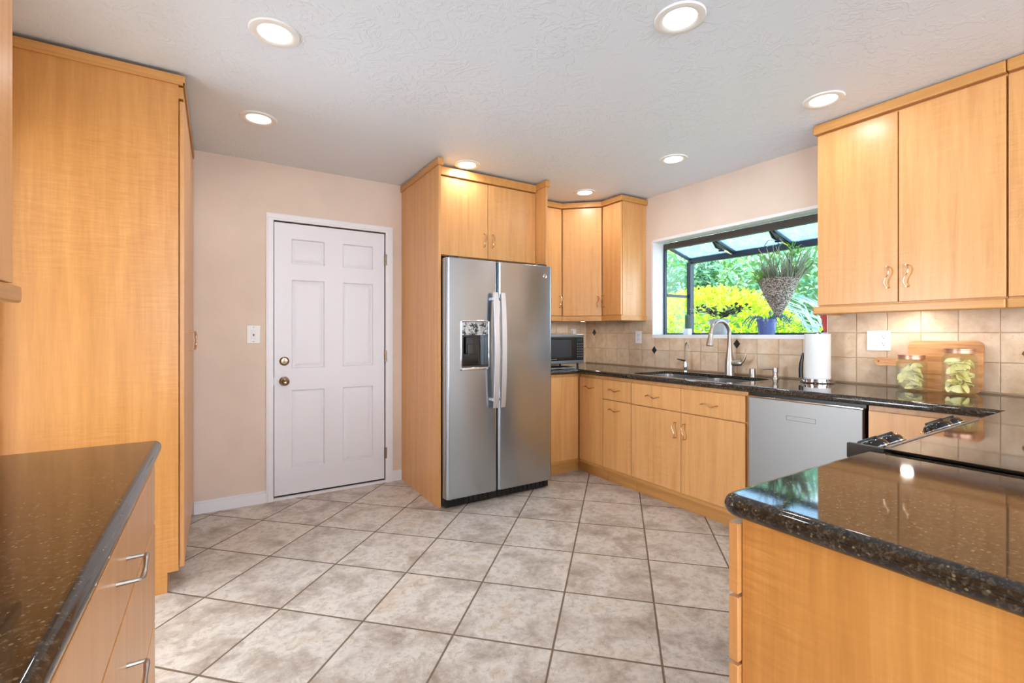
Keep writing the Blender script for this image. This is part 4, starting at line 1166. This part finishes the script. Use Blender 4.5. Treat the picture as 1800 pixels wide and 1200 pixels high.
# ------------------------------------------------------------------ window sill plants
def leaf_at(m, p, d, L, W, up=Vector((0, 0, 1)), fold=.2):
    d = d.normalized(); s = d.cross(up)
    if s.length < 1e-3: s = Vector((1, 0, 0))
    s.normalize(); n = s.cross(d)
    a = m.verts.new(p); b = m.verts.new(p + d * L * .45 + s * W / 2 + n * W * fold); c = m.verts.new(p + d * L); e = m.verts.new(p + d * L * .45 - s * W / 2 + n * W * fold)
    f = m.verts.new(p + d * L * .45)
    m.faces.new((a, b, f)); m.faces.new((b, c, f)); m.faces.new((c, e, f)); m.faces.new((e, a, f))
def rdir(rn, zlo=-1, zhi=1):
    z = rn.uniform(zlo, zhi); a = rn.uniform(0, 2 * PI); r = math.sqrt(max(0, 1 - z * z)); return Vector((r * math.cos(a), r * math.sin(a), z))
def pot(t, x, y, z, r0, r1, h, mat, soil=True):
    m = lathe(bmesh.new(), [(r0, 0), (r1, h * .82), (r1 * 1.07, h * .84), (r1 * 1.07, h), (r1 * .95, h), (r1 * .92, h * .86), (0, h * .86)], (x, y, z))
    p = obj('pot', m, mat, t); return p
# cactus
t = thing('potted_cactus', 'small columnar cactus in a white pot at the window corner post', 'plant', (3.70, 2.815, WZ0))
m = bmesh.new(); bx(m, 3.672, 3.728, 2.787, 2.843, WZ0, WZ0 + .055, .004); obj('pot', m, M['white_pot'], t)
m = bmesh.new(); n = 24; rings = []
for i in range(14):
    s = i / 13; z = WZ0 + .055 + s * .135; r = .020 * math.sqrt(max(.02, 1 - max(0, (s - .75) / .25) ** 2)) * (.9 + .1 * math.sin(s * 3))
    rings.append([m.verts.new((3.70 + r * (1 + .16 * math.cos(8 * 2 * PI * k / n)) * math.cos(2 * PI * k / n), 2.815 + r * (1 + .16 * math.cos(8 * 2 * PI * k / n)) * math.sin(2 * PI * k / n), z)) for k in range(n)])
for a, b in zip(rings, rings[1:]):
    for k in range(n): m.faces.new((a[k], a[(k + 1) % n], b[(k + 1) % n], b[k]))
m.faces.new(rings[-1]); m.faces.new(rings[0][::-1])
obj('stem', m, M['cactus'], t)
# dark leaved plant
t = thing('potted_plant', 'grey pot with sprawling dark olive leaves behind the faucet', 'plant', (3.68, 2.48, WZ0))
pot(t, 3.68, 2.48, WZ0, .062, .078, .135, M['grey_pot'])
m = bmesh.new(); ms = bmesh.new(); rn = random.Random(4)
for i in range(17):
    a = rn.uniform(0, 2 * PI) if i > 8 else rn.uniform(-2.4, -.9); L = rn.uniform(.12, .27)
    p = Vector((3.68, 2.48, WZ0 + .12)); d = Vector((math.cos(a) * .55, math.sin(a), .85)).normalized(); pts = [p.copy()]
    for k in range(6):
        p = p + d * L / 6; p.x = min(p.x, 3.82); d = (d + Vector((0, 0, -.14)) + rdir(rn) * .12).normalized(); pts.append(p.copy())
        if k > 0:
            for q in range(3): leaf_at(m, p, (rdir(rn, -.4, .8) + d * .3), rn.uniform(.034, .054), rn.uniform(.022, .032))
    tube(ms, pts, .0022, 5)
obj('leaves', m, M['leaf_dark'], t, smooth=False); obj('stems', ms, M['leaf_succ'], t)
# blue pot
t = thing('potted_plant', 'blue glazed pot with trailing thin stemmed succulent on the sill', 'plant', (3.70, 2.075, WZ0))
pot(t, 3.70, 2.075, WZ0, .058, .070, .125, M['blue_pot'])
m = bmesh.new(); ms = bmesh.new(); rn = random.Random(9)
for i in range(20):
    a = rn.uniform(0, 2 * PI); side = Vector((math.cos(a) * .6 - .1, math.sin(a), 0))
    p = Vector((3.70, 2.075, WZ0 + .110)) + side * .045; d = (side + Vector((0, 0, 1.1))).normalized(); pts = [p.copy()]
    for k in range(9):
        p = p + d * .020; d = (d + Vector((0, 0, -.34)) + rdir(rn) * .12).normalized()
        if p.z < WZ0 + .008: p.z = WZ0 + .008; d.z = 0.0; 
        rad = (p.xy - Vector((3.70, 2.075))).length
        p.x = min(p.x, 3.83)
        if rad < .085 and p.z < WZ0 + .12:
            o = (p.xy - Vector((3.70, 2.075))).normalized() * .086; p.x = 3.70 + o.x; p.y = 2.075 + o.y
        pts.append(p.copy())
        for q in range(2): leaf_at(m, p, rdir(rn, -.2, .9), .022, .010)
    tube(ms, pts, .0028, 5)
obj('leaves', m, M['leaf_trail'], t, smooth=False); obj('stems', ms, M['leaf_trail'], t)
# hanging cone basket
hx, hy = 3.665, 1.965
t = thing('hanging_basket', 'cone shaped woven hanging basket full of twiggy succulents in the window', 'plant', (hx, hy, 1.35))
m = lathe(bmesh.new(), [(.006, 0), (.020, .012), (.075, .12), (.118, .215), (.150, .290), (.142, .292), (.10, .25), (0, .25)], (hx, hy, 1.352), n=36)
for v in m.verts:
    v.co += rdir(random) * .0025
obj('cone', m, M['basket'], t)
m = tube(bmesh.new(), [(hx + .0, hy + .14, 1.635), (hx + .02, hy + .09, 1.78), (hx + .02, hy + .03, 1.90), (hx, hy - .0, 1.925)], .0022, 6)
tube(m, [(hx, hy - .14, 1.635), (hx, hy - .07, 1.80), (hx, hy, 1.925)], .0022, 6)
tube(m, [(hx + .0, hy, 1.925), (hx, hy + .02, 1.95), (hx, hy + .075, 1.955), (hx, hy + .105, 1.925), (hx, hy + .10, 1.88)], .0028, 6)
obj('hanger', m, M['black_plastic'], t)
m = bmesh.new(); mg = bmesh.new(); rn = random.Random(12)
for i in range(130):
    a = rn.uniform(0, 2 * PI); r = .11 * math.sqrt(rn.random()); p = Vector((hx + r * math.cos(a) * .9, hy - .02 + r * math.sin(a), 1.60))
    d = (Vector((math.cos(a) * .35, math.sin(a) * .38 - .12, 1.0)) + rdir(rn) * .38).normalized(); L = rn.uniform(.10, .29) * (1.1 if math.sin(a) < 0 else .8); pts = [p.copy()]
    for k in range(5):
        p = p + d * L / 5; p.x = min(p.x, 3.83); d = (d + rdir(rn) * .28 + Vector((0, 0, .05))).normalized(); pts.append(p.copy())
        if k > 1 and rn.random() < .8: leaf_at(m, p, rdir(rn, 0, 1), .028, .010)
    tube(m, pts, [.0048, .0046, .0042, .0038, .0032, .0024], 5)
obj('twigs', m, M['leaf_succ'], t, smooth=False)
mh = bmesh.new()
for i in range(70):
    c = Vector((hx - .105, hy + .085, 1.650)) if i < 46 else Vector((hx - .01, hy - .115, 1.83))
    leaf_at(mg if i < 46 else mh, c + rdir(rn) * .04, rdir(rn, -.1, 1), rn.uniform(.045, .075), .016)
obj('rosette', mg, M['leaf_green'], t, smooth=False); obj('rosette', mh, M['leaf_green'], t, smooth=False)
# red pot
t = thing('potted_plant', 'red pot with thin spiky leaves at the right end of the sill', 'plant', (3.62, 1.585, WZ0))
obj('saucer', lathe(bmesh.new(), [(.048, 0), (.056, .016), (.052, .016), (0, .004)], (3.62, 1.585, WZ0)), M['white_pot'], t)
m = lathe(bmesh.new(), [(.036, 0), (.052, .11), (.057, .112), (.057, .130), (.050, .130), (.048, .115), (0, .112)], (3.62, 1.585, WZ0 + .005)); obj('pot', m, M['terracotta'], t)
m = bmesh.new(); rn = random.Random(5)
for i in range(30):
    a = rn.uniform(0, 2 * PI); s = Vector((math.cos(a) * .7, math.sin(a), 0)); p0 = Vector((3.62, 1.585, WZ0 + .125)); L = rn.uniform(.10, .17)
    zz = rn.uniform(.2, 1.1)
    blade(m, [p0, p0 + s * L * .35 + Vector((0, 0, L * .40 * zz)), p0 + s * L * .7 + Vector((0, 0, L * .50 * zz)), p0 + s * L + Vector((0, 0, L * .38 * zz))], .0045)
for v in m.verts: v.co.x = min(max(v.co.x, 3.42), 3.83); v.co.y = max(v.co.y, 1.50)
obj('leaves', m, M['leaf_spiky'], t, smooth=False)

# ------------------------------------------------------------------ garden
struct('ground', box(3.52, 16, -4, 16, -.30, -.10), M['grass'])
def bush(name, label, cat, c, rad, n, mat, lw, seed, flat=.0, group=None, cuts=None):
    rn = random.Random(seed); c = Vector(c)
    t = thing(name, label, cat, (c.x, c.y, -.10), group)
    m = bmesh.new(); rx, ry, rz = rad
    lobes = [(rdir(rn, -.2, .9), rn.uniform(.35, .6)) for _ in range(14)]
    for i in range(n):
        d = rdir(rn, -.6, 1); k = 1 + sum(.10 * max(0, d.dot(l) - .75) * 4 * w for l, w in lobes)
        q = rn.uniform(.80, 1.02) * k
        p = c + Vector((d.x * rx * q, d.y * ry * q, d.z * rz * q))
        if p.z < -.08: continue
        L = lw * rn.uniform(.7, 1.4)
        leaf_at(m, p, (d + rdir(rn) * .9), L, L * .55)
    obj('foliage', m, mat, t, smooth=False)
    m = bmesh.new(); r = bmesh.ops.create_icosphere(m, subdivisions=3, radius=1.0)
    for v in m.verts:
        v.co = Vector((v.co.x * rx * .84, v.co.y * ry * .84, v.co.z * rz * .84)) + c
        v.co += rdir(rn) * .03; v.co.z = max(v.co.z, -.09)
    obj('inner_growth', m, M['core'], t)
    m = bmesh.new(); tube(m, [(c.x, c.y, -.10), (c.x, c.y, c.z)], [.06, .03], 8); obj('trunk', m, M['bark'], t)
    return t
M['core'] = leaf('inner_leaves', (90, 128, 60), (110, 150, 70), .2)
bush('hedge_shrub', 'round sunlit lime green clipped shrub filling the window centre', 'shrub', (7.5, 5.35, .75), (1.35, 1.75, 1.22), 15000, M['leaf_lime'], .085, 21)
bush('hedge_shrub', 'lime green shrub low at the window right side', 'shrub', (6.4, 2.35, .50), (.8, .78, .88), 6000, M['leaf_lime'], .07, 22)
bush('hedge_shrub', 'yellow green shrub seen through the left side pane', 'shrub', (5.6, 6.1, .55), (.7, 1.0, .75), 4500, M['leaf_lime'], .07, 23)
G = 'blue green trees behind the lime shrub'
for i, (x, y, z, r, lb) in enumerate([(9.6, 8.6, 2.0, 1.9, 'blue green tree at the far left of the garden view'), (10.9, 5.9, 2.1, 1.75, 'blue green tree above the lime shrub'),
                                  (11.4, 2.6, 1.9, 1.45, 'pale green tree behind the hanging basket, right side'), (6.2, 9.0, 1.4, 1.3, 'blue green bush through the side pane')]):
    bush('garden_tree', lb, 'tree', (x, y, z), (r, r, r * 1.15), 9000, M['leaf_teal'] if i != 2 else M['leaf_teal'], .13, 30 + i, group=G)
# fence far behind
fn = thing('board_fence', 'weathered pale board fence behind the garden trees', 'fence', (13, 6, -.1))
m = bmesh.new(); rn = random.Random(3)
for i in range(90):
    y = -1.5 + i * .17; bx(m, 13.2, 13.23, y, y + .155, -.1, 4.3 + rn.uniform(-.04, .04))
obj('boards', m, M['fence'], fn); obj('rail', box(13.23, 13.28, -1.5, 13.8, 1.0, 1.1), M['fence'], fn)
struct('garden_path', box(6.3, 10.5, 2.9, 4.0, -.10, -.05), M['concrete'])
t = thing('spiky_grass_clump', 'clump of pale blue upright grass blades right of the basket', 'plant', (8.2, 2.9, -.1))
m = bmesh.new(); rn = random.Random(8)
for i in range(420):
    a = rn.uniform(0, 2 * PI); s = Vector((math.cos(a), math.sin(a), 0)); p0 = Vector((8.2, 2.95, -.08)) + s * rn.uniform(0, .5); L = rn.uniform(1.2, 2.1); k = rn.uniform(.1, .7)
    blade(m, [p0, p0 + s * L * .25 * k + Vector((0, 0, L * .5)), p0 + s * L * .6 * k + Vector((0, 0, L * .85)), p0 + s * L * k + Vector((0, 0, L * .95))], .018)
obj('blades', m, M['leaf_pale'], t, smooth=False)
